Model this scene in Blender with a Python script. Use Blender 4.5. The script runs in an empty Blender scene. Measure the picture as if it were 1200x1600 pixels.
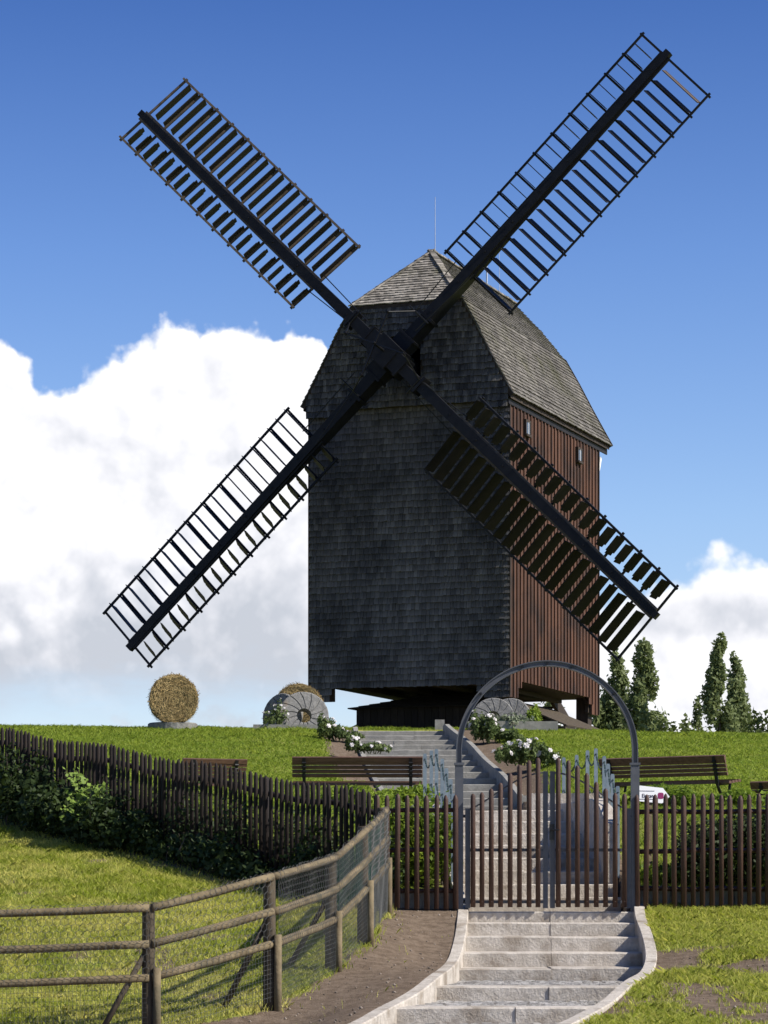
import bpy, math, random
import numpy as np
from mathutils import Vector, Matrix

random.seed(7)
rng = np.random.default_rng(11)
R_ = math.radians
scene = bpy.context.scene

# ------------------------------------------------------------------ camera
# eye at the world origin, looking along +Y, level, with a risen lens
FPX = 4500.0                      # focal length in pixels of the 1200x1600 photograph
HOR = 1410.0                      # picture row of the horizon
cam_d = bpy.data.cameras.new('camera')
cam = bpy.data.objects.new('camera', cam_d)
scene.collection.objects.link(cam)
cam.location = (0, 0, 0)
cam.rotation_euler = (R_(90), 0, 0)
cam_d.sensor_fit = 'VERTICAL'
cam_d.sensor_height = 17.3
cam_d.sensor_width = 13.0
cam_d.lens = FPX / 1600 * 17.3
cam_d.shift_y = (HOR - 800) / 1600
cam_d.clip_start = 0.5
cam_d.clip_end = 20000
cam_d.dof.use_dof = True
cam_d.dof.focus_distance = 70
cam_d.dof.aperture_fstop = 7.0
scene.camera = cam

# ------------------------------------------------------------------ light
SUN_EL = R_(42)
SUN_AZ = math.atan2(0.95, -0.33)          # from +Y clockwise
sun_dir = Vector((math.sin(SUN_AZ) * math.cos(SUN_EL), math.cos(SUN_AZ) * math.cos(SUN_EL), math.sin(SUN_EL)))
sd = bpy.data.lights.new('sun', 'SUN')
sd.energy = 4.6
sd.angle = R_(0.5)
sd.color = (1.0, 0.95, 0.87)
so = bpy.data.objects.new('sun', sd)
so.rotation_euler = sun_dir.to_track_quat('Z', 'Y').to_euler()
so.location = (20, 0, 40)
scene.collection.objects.link(so)

scene.view_settings.view_transform = 'Standard'
scene.view_settings.look = 'None'
scene.view_settings.exposure = 0.6
scene.view_settings.gamma = 1.0
scene.cycles.max_bounces = 6
scene.cycles.transparent_max_bounces = 12
scene.cycles.use_denoising = True


class NT:
    """small helper round a node tree"""
    def __init__(self, tree):
        self.t = tree; self.n = tree.nodes; self.l = tree.links

    def node(self, typ, **kw):
        nd = self.n.new(typ)
        for k, v in kw.items():
            setattr(nd, k, v)
        return nd

    def put(self, sock, val):
        if hasattr(val, 'links') or isinstance(val, bpy.types.NodeSocket):
            self.l.new(val, sock)
        elif isinstance(val, (tuple, list)) and len(val) == 3 and sock.type == 'RGBA':
            sock.default_value = (*val, 1)
        else:
            sock.default_value = val

    def m(self, op, a, b=None, c=None, clamp=False):
        nd = self.node('ShaderNodeMath', operation=op, use_clamp=clamp)
        self.put(nd.inputs[0], a)
        if b is not None: self.put(nd.inputs[1], b)
        if c is not None: self.put(nd.inputs[2], c)
        return nd.outputs[0]

    def vm(self, op, a, b=None, scale=None):
        nd = self.node('ShaderNodeVectorMath', operation=op)
        self.put(nd.inputs[0], a)
        if b is not None: self.put(nd.inputs[1], b)
        if scale is not None: self.put(nd.inputs['Scale'], scale)
        return nd.outputs[0]

    def ss(self, x, lo, hi, a=0.0, b=1.0):
        nd = self.node('ShaderNodeMapRange', interpolation_type='SMOOTHSTEP')
        self.put(nd.inputs[0], x)
        self.put(nd.inputs[1], lo); self.put(nd.inputs[2], hi)
        self.put(nd.inputs[3], a); self.put(nd.inputs[4], b)
        return nd.outputs[0]

    def mix(self, fac, a, b, blend='MIX'):
        nd = self.node('ShaderNodeMix', data_type='RGBA', blend_type=blend)
        self.put(nd.inputs[0], fac)
        self.put(nd.inputs[6], a); self.put(nd.inputs[7], b)
        return nd.outputs[2]

    def noise(self, vec, scale, detail=4, rough=0.55, dist=0.0, lac=2.0):
        nd = self.node('ShaderNodeTexNoise')
        if vec is not None: self.put(nd.inputs['Vector'], vec)
        nd.inputs['Scale'].default_value = scale
        nd.inputs['Detail'].default_value = detail
        nd.inputs['Roughness'].default_value = rough
        nd.inputs['Lacunarity'].default_value = lac
        nd.inputs['Distortion'].default_value = dist
        return nd.outputs['Fac']

    def curve(self, x, pts, lo, hi, vlo, vhi):
        """piecewise curve through pts [(x, y)]"""
        nd = self.node('ShaderNodeFloatCurve')
        cu = nd.mapping.curves[0]
        P = [((a - lo) / (hi - lo), (b - vlo) / (vhi - vlo)) for a, b in pts]
        cu.points[0].location = P[0]; cu.points[1].location = P[-1]
        for p in P[1:-1]:
            cu.points.new(*p)
        nd.mapping.use_clip = False
        nd.mapping.update()
        t = self.m('DIVIDE', self.m('SUBTRACT', x, lo), hi - lo, clamp=True)
        self.put(nd.inputs['Value'], t)
        return self.m('MULTIPLY_ADD', nd.outputs[0], vhi - vlo, vlo)


# ------------------------------------------------------------------ sky
world = bpy.data.worlds.new('World')
scene.world = world
world.use_nodes = True
world.cycles.sampling_method = 'MANUAL'
world.cycles.sample_map_resolution = 512
W = NT(world.node_tree)
W.n.clear()
sky = W.node('ShaderNodeTexSky', sky_type='NISHITA')
sky.sun_disc = False
sky.sun_elevation = SUN_EL
sky.sun_rotation = SUN_AZ
sky.altitude = 200
sky.air_density = 1.0
sky.dust_density = 0.3
sky.ozone_density = 2.5
tc = W.node('ShaderNodeTexCoord')
D = tc.outputs['Generated']
sp = W.node('ShaderNodeSeparateXYZ'); W.put(sp.inputs[0], D)
dx, dy, dz = sp.outputs
P = W.vm('SCALE', D, scale=45.0)
az = W.m('ARCTAN2', dx, dy)
U = W.m('MULTIPLY', az, 45.0)
V = W.m('MULTIPLY', W.m('ARCSINE', dz), 45.0)
# height of the cumulus tops along the bearing
warp = W.noise(P, 0.55, 5, 0.6)
warp2 = W.noise(W.vm('ADD', P, (31.0, 7.0, 3.0)), 0.55, 5, 0.6)
Uw = W.m('ADD', U, W.m('MULTIPLY', W.m('SUBTRACT', warp2, 0.5), 0.5))
tops = [(-40, 3.0), (-26, 5.5), (-17, 4.0), (-11, 8.5), (-7.6, 9.3), (-6.0, 8.8), (-5.6, 8.55), (-5.15, 8.2), (-4.75, 8.3), (-4.1, 8.5), (-3.75, 8.95), (-3.0, 9.12),
        (-2.2, 9.05), (-1.4, 9.0), (-0.95, 8.8), (-0.4, 7.4), (0.5, 5.4), (2.0, 4.6), (3.3, 4.9), (4.0, 4.95), (4.5, 5.2), (5.0, 5.5), (5.6, 5.6),
        (6.2, 5.6), (9, 6.0), (15, 3.6), (24, 5.5), (40, 3.0)]
top = W.curve(Uw, tops, -40, 40, 0, 12)
vor = W.node('ShaderNodeTexVoronoi', feature='SMOOTH_F1', normalize=False)
W.put(vor.inputs['Vector'], W.vm('ADD', P, W.vm('SCALE', P, scale=0.0)))
vor.inputs['Scale'].default_value = 1.15
vor.inputs['Detail'].default_value = 3.5
vor.inputs['Roughness'].default_value = 0.5
vor.inputs['Smoothness'].default_value = 0.35
bil = vor.outputs['Distance']
fine = W.noise(P, 2.6, 6, 0.62)
edge = W.m('ADD', top, W.m('ADD', W.m('MULTIPLY', W.m('SUBTRACT', 0.70, bil), 0.55), W.m('MULTIPLY', W.m('SUBTRACT', fine, 0.5), 0.20)))
soft = W.ss(W.noise(P, 0.35, 2), 0.35, 0.65, 0.09, 0.30)
mask_top = W.ss(W.m('DIVIDE', W.m('SUBTRACT', edge, V), soft), 0.0, 1.0)
# the flat cloud base, ragged
base_n = W.noise(W.vm('MULTIPLY', P, (0.5, 0.5, 1.6)), 0.8, 5, 0.6)
base = W.curve(U, [(-40, 3.2), (-7, 3.1), (-4, 3.3), (-1.5, 3.3), (1.0, 3.2), (3.0, 0.6), (4.5, -0.5), (7, -0.5), (20, 3.0), (40, 3.2)], -40, 40, -2, 6)
mask_bot = W.ss(W.m('SUBTRACT', V, W.m('ADD', base, W.m('MULTIPLY', W.m('SUBTRACT', base_n, 0.5), 1.5))), -0.55, 0.65)
wisp = W.ss(W.noise(W.vm('MULTIPLY', P, (1.0, 1.0, 1.5)), 0.75, 5, 0.6), 0.50, 0.72, 0.0, 0.75)
wisp = W.m('MULTIPLY', wisp, W.ss(V, 4.2, 2.4))
mask = W.m('MULTIPLY', mask_top, W.m('MAXIMUM', mask_bot, wisp))
# a second bank lower down, to the right: bright tops in front of the grey base
tops2 = W.curve(Uw, [(-40, 2.0), (1, 2.0), (3.0, 3.6), (3.6, 4.1), (4.2, 4.0), (4.8, 3.7), (5.3, 3.9), (5.8, 3.7), (6.4, 3.9), (9, 3.0), (40, 2.0)], -40, 40, 0, 12)
m2 = W.ss(W.m('SUBTRACT', W.m('ADD', tops2, W.m('ADD', W.m('MULTIPLY', W.m('SUBTRACT', 0.45, bil), 0.9), W.m('MULTIPLY', W.m('SUBTRACT', fine, 0.5), 0.9))), V), 0.0, 0.45)
m2 = W.m('MULTIPLY', m2, W.ss(U, 1.0, 3.0))
# modelling of the cloud: lit from the upper right, grey underneath
big = W.noise(P, 0.42, 5, 0.55, 0.3)
big_o = W.noise(W.vm('ADD', P, (0.35, 0.0, 0.45)), 0.42, 5, 0.55, 0.3)
relief = W.m('MULTIPLY', W.m('SUBTRACT', big, big_o), 1.3)
mid = W.noise(W.vm('ADD', P, (9.0, 2.0, 5.0)), 0.95, 5, 0.6, 0.3)
mid_o = W.noise(W.vm('ADD', P, (9.2, 2.0, 5.25)), 0.95, 5, 0.6, 0.3)
relief = W.m('ADD', relief, W.m('MULTIPLY', W.m('SUBTRACT', mid, mid_o), 0.35))
vo2 = W.node('ShaderNodeTexVoronoi', feature='SMOOTH_F1', normalize=False)
W.put(vo2.inputs['Vector'], W.vm('ADD', P, (0.16, 0.0, 0.22)))
for k_ in ('Scale', 'Detail', 'Roughness', 'Smoothness'):
    vo2.inputs[k_].default_value = vor.inputs[k_].default_value
relief = W.m('ADD', relief, W.m('MULTIPLY', W.m('SUBTRACT', vo2.outputs['Distance'], bil), 0.42))
depth = W.m('SUBTRACT', edge, V)
under = W.m('DIVIDE', W.m('SUBTRACT', V, base), W.m('MAXIMUM', W.m('SUBTRACT', top, base), 0.5), clamp=True)
under = W.m('ADD', under, W.m('MULTIPLY', W.m('SUBTRACT', big, 0.5), 0.6))
shade = W.m('ADD', W.ss(under, -0.02, 0.50, 0.10, 1.0), relief)
shade = W.m('ADD', shade, W.m('MULTIPLY', W.m('SUBTRACT', 0.48, bil), 0.30))
shade = W.m('ADD', shade, W.ss(depth, 1.0, 0.0, 0.0, 0.22), clamp=True)
grey_band = W.m('MULTIPLY', W.m('MULTIPLY', W.ss(V, 3.9, 4.25), W.ss(V, 4.85, 4.5)), W.ss(U, 2.0, 4.0))
shade = W.m('SUBTRACT', shade, W.m('MULTIPLY', grey_band, 0.35), clamp=True)
shade = W.m('MAXIMUM', shade, W.m('MULTIPLY', m2, W.m('ADD', 0.72, W.m('MULTIPLY', relief, 0.8))), clamp=True)
ramp = W.node('ShaderNodeValToRGB')
W.put(ramp.inputs[0], shade)
cr = ramp.color_ramp
cr.elements[0].position = 0.0; cr.elements[0].color = (0.40, 0.425, 0.475, 1)
cr.elements[1].position = 1.0; cr.elements[1].color = (0.74, 0.74, 0.755, 1)
e = cr.elements.new(0.35); e.color = (0.50, 0.515, 0.56, 1)
e = cr.elements.new(0.62); e.color = (0.61, 0.615, 0.65, 1)
cloud_col = W.vm('SCALE', ramp.outputs[0], scale=10.0)        # the background strength is 0.1
# Nishita made deeper towards the zenith, as the photograph's polarised blue
tint = W.node('ShaderNodeValToRGB')
W.put(tint.inputs[0], W.m('DIVIDE', V, 40.0, clamp=True))
te = tint.color_ramp
te.elements[0].position = 0.0; te.elements[0].color = (1.02, 0.92, 1.02, 1)
te.elements[1].position = 1.0; te.elements[1].color = (0.25, 0.40, 0.68, 1)
for p_, c_ in ((0.15, (0.80, 0.86, 1.04, 1)), (0.25, (0.54, 0.67, 0.96, 1)), (0.35, (0.28, 0.43, 0.77, 1)), (0.5, (0.22, 0.36, 0.68, 1))):
    e = te.elements.new(p_); e.color = c_
blue = W.mix(1.0, sky.outputs[0], tint.outputs[0], 'MULTIPLY')
both = W.mix(W.m('MAXIMUM', mask, m2), blue, cloud_col)
bg = W.node('ShaderNodeBackground'); bg.inputs[1].default_value = 0.1
W.put(bg.inputs[0], both)
wo = W.node('ShaderNodeOutputWorld')
W.l.new(bg.outputs[0], wo.inputs[0])


# ------------------------------------------------------------------ materials
def mat(name, base, rough=0.8, var=None, vscale=4.0, stretch=(1, 1, 1), bump=0.0, bscale=30.0, tint=0.0, spec=0.3,
        dark=None, dscale=0.7, dlo=0.5, dhi=0.7, transl=0.0, metal=0.0):
    """procedural material: base colour, a second colour by noise, stains by a slow noise, per-piece 'tint' from the mesh"""
    m = bpy.data.materials.new(name); m.use_nodes = True
    T = NT(m.node_tree)
    bs = T.n['Principled BSDF']
    co = T.node('ShaderNodeTexCoord').outputs['Object']
    cs = T.vm('MULTIPLY', co, stretch)
    col = None
    if var is not None:
        f = T.ss(T.noise(cs, vscale, 6, 0.62), 0.32, 0.68)
        col = T.mix(f, base, var)
    else:
        f = T.noise(cs, vscale, 6, 0.62)
        v = T.m('MULTIPLY_ADD', f, 0.7, 0.65)
        cc = T.node('ShaderNodeCombineColor')
        for i in range(3): T.put(cc.inputs[i], T.m('MULTIPLY', v, base[i]))
        col = cc.outputs[0]
    if dark is not None:
        f2 = T.ss(T.noise(co, dscale, 5, 0.6), dlo, dhi)
        col = T.mix(f2, col, dark)
    if tint > 0:
        at = T.node('ShaderNodeAttribute', attribute_name='tint').outputs['Fac']
        k = T.m('MULTIPLY_ADD', at, 2 * tint, 1 - tint)
        hs = T.vm('SCALE', col, scale=k)
        col = hs
    T.put(bs.inputs['Base Color'], col)
    bs.inputs['Roughness'].default_value = rough
    bs.inputs['Specular IOR Level'].default_value = spec
    bs.inputs['Metallic'].default_value = metal
    if bump > 0:
        b = T.node('ShaderNodeBump'); b.inputs['Strength'].default_value = bump
        b.inputs['Distance'].default_value = 0.02
        T.put(b.inputs['Height'], T.noise(cs, bscale, 5, 0.65))
        T.put(bs.inputs['Normal'], b.outputs[0])
    if transl > 0:
        tr = T.node('ShaderNodeBsdfTranslucent')
        T.put(tr.inputs[0], col)
        mx = T.node('ShaderNodeMixShader'); mx.inputs[0].default_value = transl
        T.l.new(bs.outputs[0], mx.inputs[1]); T.l.new(tr.outputs[0], mx.inputs[2])
        T.l.new(mx.outputs[0], T.n['Material Output'].inputs[0])
    return m


def leafmat(name, c0, c1, transl=0.35, rough=0.6):
    m = bpy.data.materials.new(name); m.use_nodes = True
    T = NT(m.node_tree)
    bs = T.n['Principled BSDF']
    at = T.node('ShaderNodeAttribute', attribute_name='tint').outputs['Fac']
    col = T.mix(at, c0, c1)
    T.put(bs.inputs['Base Color'], col)
    bs.inputs['Roughness'].default_value = rough
    bs.inputs['Specular IOR Level'].default_value = 0.25
    tr = T.node('ShaderNodeBsdfTranslucent'); T.put(tr.inputs[0], col)
    mx = T.node('ShaderNodeMixShader'); mx.inputs[0].default_value = transl
    T.l.new(bs.outputs[0], mx.inputs[1]); T.l.new(tr.outputs[0], mx.inputs[2])
    T.l.new(mx.outputs[0], T.n['Material Output'].inputs[0])
    return m


M = {}
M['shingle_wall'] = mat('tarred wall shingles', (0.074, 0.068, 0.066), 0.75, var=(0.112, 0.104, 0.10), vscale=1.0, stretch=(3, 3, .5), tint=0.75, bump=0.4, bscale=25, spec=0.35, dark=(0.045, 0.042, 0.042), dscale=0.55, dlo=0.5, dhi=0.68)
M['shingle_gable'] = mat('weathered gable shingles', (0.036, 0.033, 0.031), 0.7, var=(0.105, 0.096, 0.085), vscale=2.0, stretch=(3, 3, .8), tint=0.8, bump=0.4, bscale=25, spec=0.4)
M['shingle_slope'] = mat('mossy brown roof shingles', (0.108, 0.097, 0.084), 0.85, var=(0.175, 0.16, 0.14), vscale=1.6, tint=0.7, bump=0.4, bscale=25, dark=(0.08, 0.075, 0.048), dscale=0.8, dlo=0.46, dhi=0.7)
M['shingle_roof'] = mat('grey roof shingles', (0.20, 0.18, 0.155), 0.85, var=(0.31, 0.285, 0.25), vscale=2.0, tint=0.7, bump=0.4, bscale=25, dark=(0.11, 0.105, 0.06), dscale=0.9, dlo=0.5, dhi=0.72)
M['board_red'] = mat('red brown boards', (0.058, 0.026, 0.015), 0.75, var=(0.092, 0.043, 0.026), vscale=3.0, stretch=(6, 6, .35), tint=0.6, bump=0.5, bscale=14, dark=(0.030, 0.018, 0.014), dscale=0.7, dlo=0.46, dhi=0.7)
M['board_dark'] = mat('dark weathered timber', (0.030, 0.022, 0.017), 0.8, var=(0.055, 0.040, 0.030), vscale=4, stretch=(4, 4, 1), bump=0.3, tint=0.3)
M['shed'] = mat('shade darkened shed boards', (0.010, 0.008, 0.007), 0.8, var=(0.020, 0.016, 0.013), vscale=4, stretch=(4, 4, 1), bump=0.3, tint=0.3)  # darker copy of the timber, with the shade under the mill in its colour
M['black_wood'] = mat('black painted timber', (0.006, 0.006, 0.008), 0.55, var=(0.011, 0.011, 0.013), vscale=5, bump=0.15, spec=0.22)
M['louvre'] = mat('dark brown shutter boards', (0.010, 0.009, 0.009), 0.6, var=(0.019, 0.015, 0.013), vscale=4, tint=0.5, bump=0.2, spec=0.25)
M['lath'] = mat('weathered sail laths', (0.05, 0.038, 0.028), 0.6, var=(0.11, 0.085, 0.06), vscale=6, bump=0.2, spec=0.4)
M['raw_wood'] = mat('bare brown board', (0.08, 0.058, 0.044), 0.7, vscale=6)
M['iron'] = mat('black iron', (0.02, 0.02, 0.022), 0.4, vscale=12, metal=0.6, spec=0.5)
M['glass'] = mat('window glass', (0.09, 0.11, 0.14), 0.08, vscale=1, spec=0.8)
M['galv'] = mat('galvanised rod', (0.45, 0.47, 0.5), 0.35, vscale=20, metal=0.6)
M['white_paint'] = mat('white paint', (0.7, 0.7, 0.68), 0.6, vscale=5)
M['steel'] = mat('grey blue steel', (0.072, 0.076, 0.088), 0.5, var=(0.095, 0.099, 0.112), vscale=9, spec=0.5)
M['picket'] = mat('dark brown pickets', (0.044, 0.023, 0.016), 0.6, var=(0.078, 0.040, 0.027), vscale=5, stretch=(5, 5, .8), bump=0.35, bscale=20, spec=0.35)
M['picket_old'] = mat('old dark pickets', (0.013, 0.009, 0.0075), 0.8, var=(0.024, 0.016, 0.013), vscale=5, stretch=(5, 5, .8), bump=0.35, bscale=20)
M['rail'] = mat('weathered fence rails', (0.12, 0.09, 0.05), 0.85, var=(0.20, 0.155, 0.09), vscale=5, bump=0.5, bscale=16, dark=(0.10, 0.085, 0.05), dscale=3, dlo=0.5, dhi=0.7)
M['post'] = mat('dark fence posts', (0.045, 0.034, 0.023), 0.85, var=(0.10, 0.078, 0.05), vscale=6, stretch=(3, 3, .6), bump=0.5, bscale=18)
M['wire'] = mat('wire', (0.10, 0.10, 0.095), 0.5, vscale=10, spec=0.4)
M['net'] = mat('green netting', (0.05, 0.10, 0.085), 0.6, vscale=10)
M['granite'] = mat('pale granite', (0.40, 0.355, 0.30), 0.85, var=(0.54, 0.49, 0.425), vscale=14, bump=0.7, bscale=40, dark=(0.27, 0.225, 0.175), dscale=2.6, dlo=0.48, dhi=0.72, tint=0.2)
M['cobble'] = mat('small cobbles', (0.30, 0.28, 0.25), 0.85, var=(0.5, 0.475, 0.44), vscale=12, bump=0.5, bscale=40, tint=0.3)
M['concrete'] = mat('grey concrete', (0.22, 0.21, 0.185), 0.9, var=(0.31, 0.295, 0.26), vscale=8, bump=0.4, bscale=40, dark=(0.2, 0.195, 0.18), dscale=1.6)
M['stone'] = mat('millstone', (0.16, 0.155, 0.145), 0.9, var=(0.25, 0.24, 0.22), vscale=10, bump=0.7, bscale=30, dark=(0.22, 0.15, 0.09), dscale=1.8, dlo=0.58, dhi=0.75)
M['straw'] = mat('straw', (0.27, 0.185, 0.075), 0.85, var=(0.40, 0.29, 0.13), vscale=8, tint=0.55)
M['soil'] = mat('soil', (0.10, 0.075, 0.055), 0.95, var=(0.16, 0.125, 0.095), vscale=6, bump=0.8, bscale=25)
M['slat'] = mat('brown bench slats', (0.085, 0.042, 0.026), 0.5, var=(0.14, 0.075, 0.045), vscale=6, stretch=(.7, 5, 5), bump=0.2, spec=0.4)
M['slat_top'] = M['slat']
M['cast'] = mat('black cast iron', (0.012, 0.012, 0.013), 0.45, vscale=8)
M['rail_blue'] = mat('pale blue grey posts', (0.17, 0.22, 0.26), 0.55, var=(0.25, 0.30, 0.33), vscale=9)
M['chain'] = mat('dark green chain', (0.03, 0.05, 0.05), 0.5, vscale=12)
M['sign_white'] = mat('white sign board', (0.80, 0.80, 0.80), 0.5, vscale=0.5)
M['sign_black'] = mat('sign lettering', (0.03, 0.02, 0.05), 0.6, vscale=1)
M['sign_purple'] = mat('sign emblem', (0.22, 0.02, 0.10), 0.5, vscale=1)
M['bark'] = mat('bark', (0.08, 0.065, 0.05), 0.9, vscale=6, bump=0.5)
M['stem'] = mat('green stems', (0.07, 0.085, 0.03), 0.8, vscale=6)
M['petal'] = mat('white petals', (0.78, 0.74, 0.72), 0.6, vscale=3, tint=0.12, transl=0.25)
M['grass_far'] = leafmat('lawn grass', (0.17, 0.25, 0.022), (0.38, 0.44, 0.06), 0.45)
M['grass_near'] = leafmat('meadow grass', (0.27, 0.33, 0.025), (0.68, 0.62, 0.18), 0.45)
M['leaf_hedge'] = leafmat('hedge leaves', (0.075, 0.14, 0.016), (0.28, 0.36, 0.035), 0.42)
M['leaf_bramble'] = leafmat('bramble leaves', (0.016, 0.032, 0.009), (0.055, 0.082, 0.02), 0.3)
M['leaf_spray'] = leafmat('spray leaves', (0.10, 0.17, 0.03), (0.22, 0.31, 0.055), 0.35)
M['leaf_rose'] = leafmat('rose leaves', (0.05, 0.085, 0.025), (0.15, 0.19, 0.06), 0.3)
M['leaf_sage'] = leafmat('grey green leaves', (0.12, 0.15, 0.09), (0.22, 0.25, 0.16), 0.25)
M['leaf_poplar'] = leafmat('poplar leaves', (0.075, 0.11, 0.042), (0.24, 0.28, 0.115), 0.45)
M['leaf_bush'] = leafmat('bush leaves', (0.06, 0.085, 0.02), (0.14, 0.17, 0.05), 0.3)


# ------------------------------------------------------------------ mesh building
class MB:
    def __init__(self):
        self.v = []; self.f = []; self.t = []

    def add(self, vs, fs, t=0.5):
        o = len(self.v)
        self.v.extend(vs)
        self.f.extend([tuple(i + o for i in f) for f in fs])
        self.t.extend([t] * len(vs))

    def hexa(self, c, t=0.5):
        """8 corners: bottom ring 0-3 counter-clockwise, top ring 4-7"""
        self.add(c, [(3, 2, 1, 0), (4, 5, 6, 7), (0, 1, 5, 4), (1, 2, 6, 5), (2, 3, 7, 6), (3, 0, 4, 7)], t)

    def box(self, c, sx, sy, sz, ax=(1, 0, 0), ay=(0, 1, 0), az=(0, 0, 1), t=0.5):
        c = Vector(c); a = Vector(ax) * sx / 2; b = Vector(ay) * sy / 2; d = Vector(az) * sz / 2
        self.hexa([c - a - b - d, c + a - b - d, c + a + b - d, c - a + b - d,
                   c - a - b + d, c + a - b + d, c + a + b + d, c - a + b + d], t)

    def bar(self, p0, p1, w, h, up=(0, 0, 1), t=0.5, w1=None, h1=None):
        """bar of section w (across) x h (along up), may taper"""
        p0 = Vector(p0); p1 = Vector(p1); d = (p1 - p0).normalized()
        a = d.cross(Vector(up))
        if a.length < 1e-4: a = d.cross(Vector((1, 0, 0)))
        a.normalize(); b = a.cross(d).normalized()
        w1 = w if w1 is None else w1; h1 = h if h1 is None else h1
        q = []
        for p, ww, hh in ((p0, w, h), (p1, w1, h1)):
            q += [p - a * ww / 2 - b * hh / 2, p + a * ww / 2 - b * hh / 2, p + a * ww / 2 + b * hh / 2, p - a * ww / 2 + b * hh / 2]
        self.hexa(q, t)

    def tube(self, pts, r, n=8, t=0.5, cap=True, point=0.0):
        pts = [Vector(p) for p in pts]
        rs = r if isinstance(r, (list, tuple)) else [r] * len(pts)
        d = (pts[-1] - pts[0]).normalized()
        ref = Vector((0, 0, 1)) if abs(d.z) < 0.9 else Vector((1, 0, 0))
        vs = []
        for i, p in enumerate(pts):
            a = pts[max(i - 1, 0)]; b = pts[min(i + 1, len(pts) - 1)]
            tg = (b - a).normalized()
            x = tg.cross(ref)
            if x.length < 1e-4: x = tg.cross(Vector((0, 1, 0)))
            x.normalize(); y = x.cross(tg)
            for k in range(n):
                an = 2 * math.pi * k / n
                vs.append(p + (x * math.cos(an) + y * math.sin(an)) * rs[i])
        fs = []
        for i in range(len(pts) - 1):
            for k in range(n):
                k2 = (k + 1) % n
                fs.append((i * n + k, i * n + k2, (i + 1) * n + k2, (i + 1) * n + k))
        if cap:
            vs.append(pts[0]); vs.append(pts[-1] + d * point)
            c0 = len(vs) - 2; c1 = c0 + 1; L = (len(pts) - 1) * n
            for k in range(n):
                k2 = (k + 1) % n
                fs.append((k2, k, c0)); fs.append((L + k, L + k2, c1))
        self.add(vs, fs, t)

    def quad(self, a, b, c, d, t=0.5):
        self.add([a, b, c, d], [(0, 1, 2, 3)], t)

    def leaf(self, p, u, w, t):
        """pointed leaf: centre p, long half axis u, half width vector w"""
        n = u.cross(w); n.normalize()
        self.add([p - u, p + w - n * 0.15 * u.length, p + u, p - w - n * 0.15 * u.length], [(0, 1, 2, 3)], t)

    def build(self, name, material, parent=None, smooth=False, loc=None):
        me = bpy.data.meshes.new(name)
        org = Vector(loc) if loc is not None else Vector((0, 0, 0))
        if parent is not None and loc is None:
            org = parent['_o'] if '_o' in parent else Vector((0, 0, 0))
            org = Vector(org)
        me.from_pydata([Vector(v) - org for v in self.v], [], self.f)
        at = me.attributes.new('tint', 'FLOAT', 'POINT')
        at.data.foreach_set('value', np.array(self.t, dtype=np.float32))
        me.materials.append(material)
        if smooth:
            me.polygons.foreach_set('use_smooth', [True] * len(me.polygons))
        me.update()
        o = bpy.data.objects.new(name, me)
        scene.collection.objects.link(o)
        if parent is not None:
            o.parent = parent
            o['_o'] = tuple(org)
        else:
            o.location = org
            o['_o'] = tuple(org)
        return o


def np_mesh(name, co, faces_n, tints, material, parent=None):
    """big mesh from arrays: co (N,3), faces_n (F,k) index array, tints (N,)"""
    me = bpy.data.meshes.new(name)
    co = np.asarray(co, dtype=np.float32); fa = np.asarray(faces_n, dtype=np.int32)
    F, k = fa.shape
    me.vertices.add(len(co)); me.vertices.foreach_set('co', co.ravel())
    me.loops.add(F * k); me.loops.foreach_set('vertex_index', fa.ravel())
    me.polygons.add(F)
    me.polygons.foreach_set('loop_start', np.arange(0, F * k, k, dtype=np.int32))
    me.polygons.foreach_set('loop_total', np.full(F, k, dtype=np.int32))
    at = me.attributes.new('tint', 'FLOAT', 'POINT')
    at.data.foreach_set('value', np.asarray(tints, dtype=np.float32))
    me.materials.append(material)
    me.update(calc_edges=True)
    o = bpy.data.objects.new(name, me)
    scene.collection.objects.link(o)
    if parent is not None:
        o.parent = parent
        o.location = -Vector(parent['_o'])
        o['_o'] = (0, 0, 0)
    return o


def tag(o, label=None, cat=None, group=None, kind=None):
    if label: o['label'] = label
    if cat: o['category'] = cat
    if group: o['group'] = group
    if kind: o['kind'] = kind
    return o


def thing(name, loc, label, cat, group=None):
    o = bpy.data.objects.new(name, None)
    o.empty_display_size = 0.3
    o.location = loc; o['_o'] = tuple(loc)
    scene.collection.objects.link(o)
    return tag(o, label, cat, group)


def copy_child(o, parent, loc):
    c = o.copy(); scene.collection.objects.link(c)
    c.parent = parent; c.location = loc
    return c


def at(px, py, Y):
    """the point at depth Y seen at this place of the photograph (used to measure the site)"""
    return Vector(((px - 600) * Y / FPX, Y, (HOR - py) * Y / FPX))


def px2x(px, Y): return (px - 600) * Y / FPX
def py2z(py, Y): return (HOR - py) * Y / FPX


# ------------------------------------------------------------------ terrain
def pchip(xs, ys):
    xs = np.array(xs, float); ys = np.array(ys, float)
    h = np.diff(xs); d = np.diff(ys) / h
    m = np.zeros_like(ys)
    for i in range(1, len(xs) - 1):
        if d[i - 1] * d[i] > 0:
            w1 = 2 * h[i] + h[i - 1]; w2 = h[i] + 2 * h[i - 1]
            m[i] = (w1 + w2) / (w1 / d[i - 1] + w2 / d[i])
    m[0] = d[0]; m[-1] = d[-1]

    def f(x):
        x = np.clip(np.asarray(x, float), xs[0], xs[-1])
        i = np.clip(np.searchsorted(xs, x, side='right') - 1, 0, len(h) - 1)
        t = (x - xs[i]) / h[i]
        return ((2 * t**3 - 3 * t**2 + 1) * ys[i] + (t**3 - 2 * t**2 + t) * h[i] * m[i]
                + (-2 * t**3 + 3 * t**2) * ys[i + 1] + (t**3 - t**2) * h[i] * m[i + 1])
    return f


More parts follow.
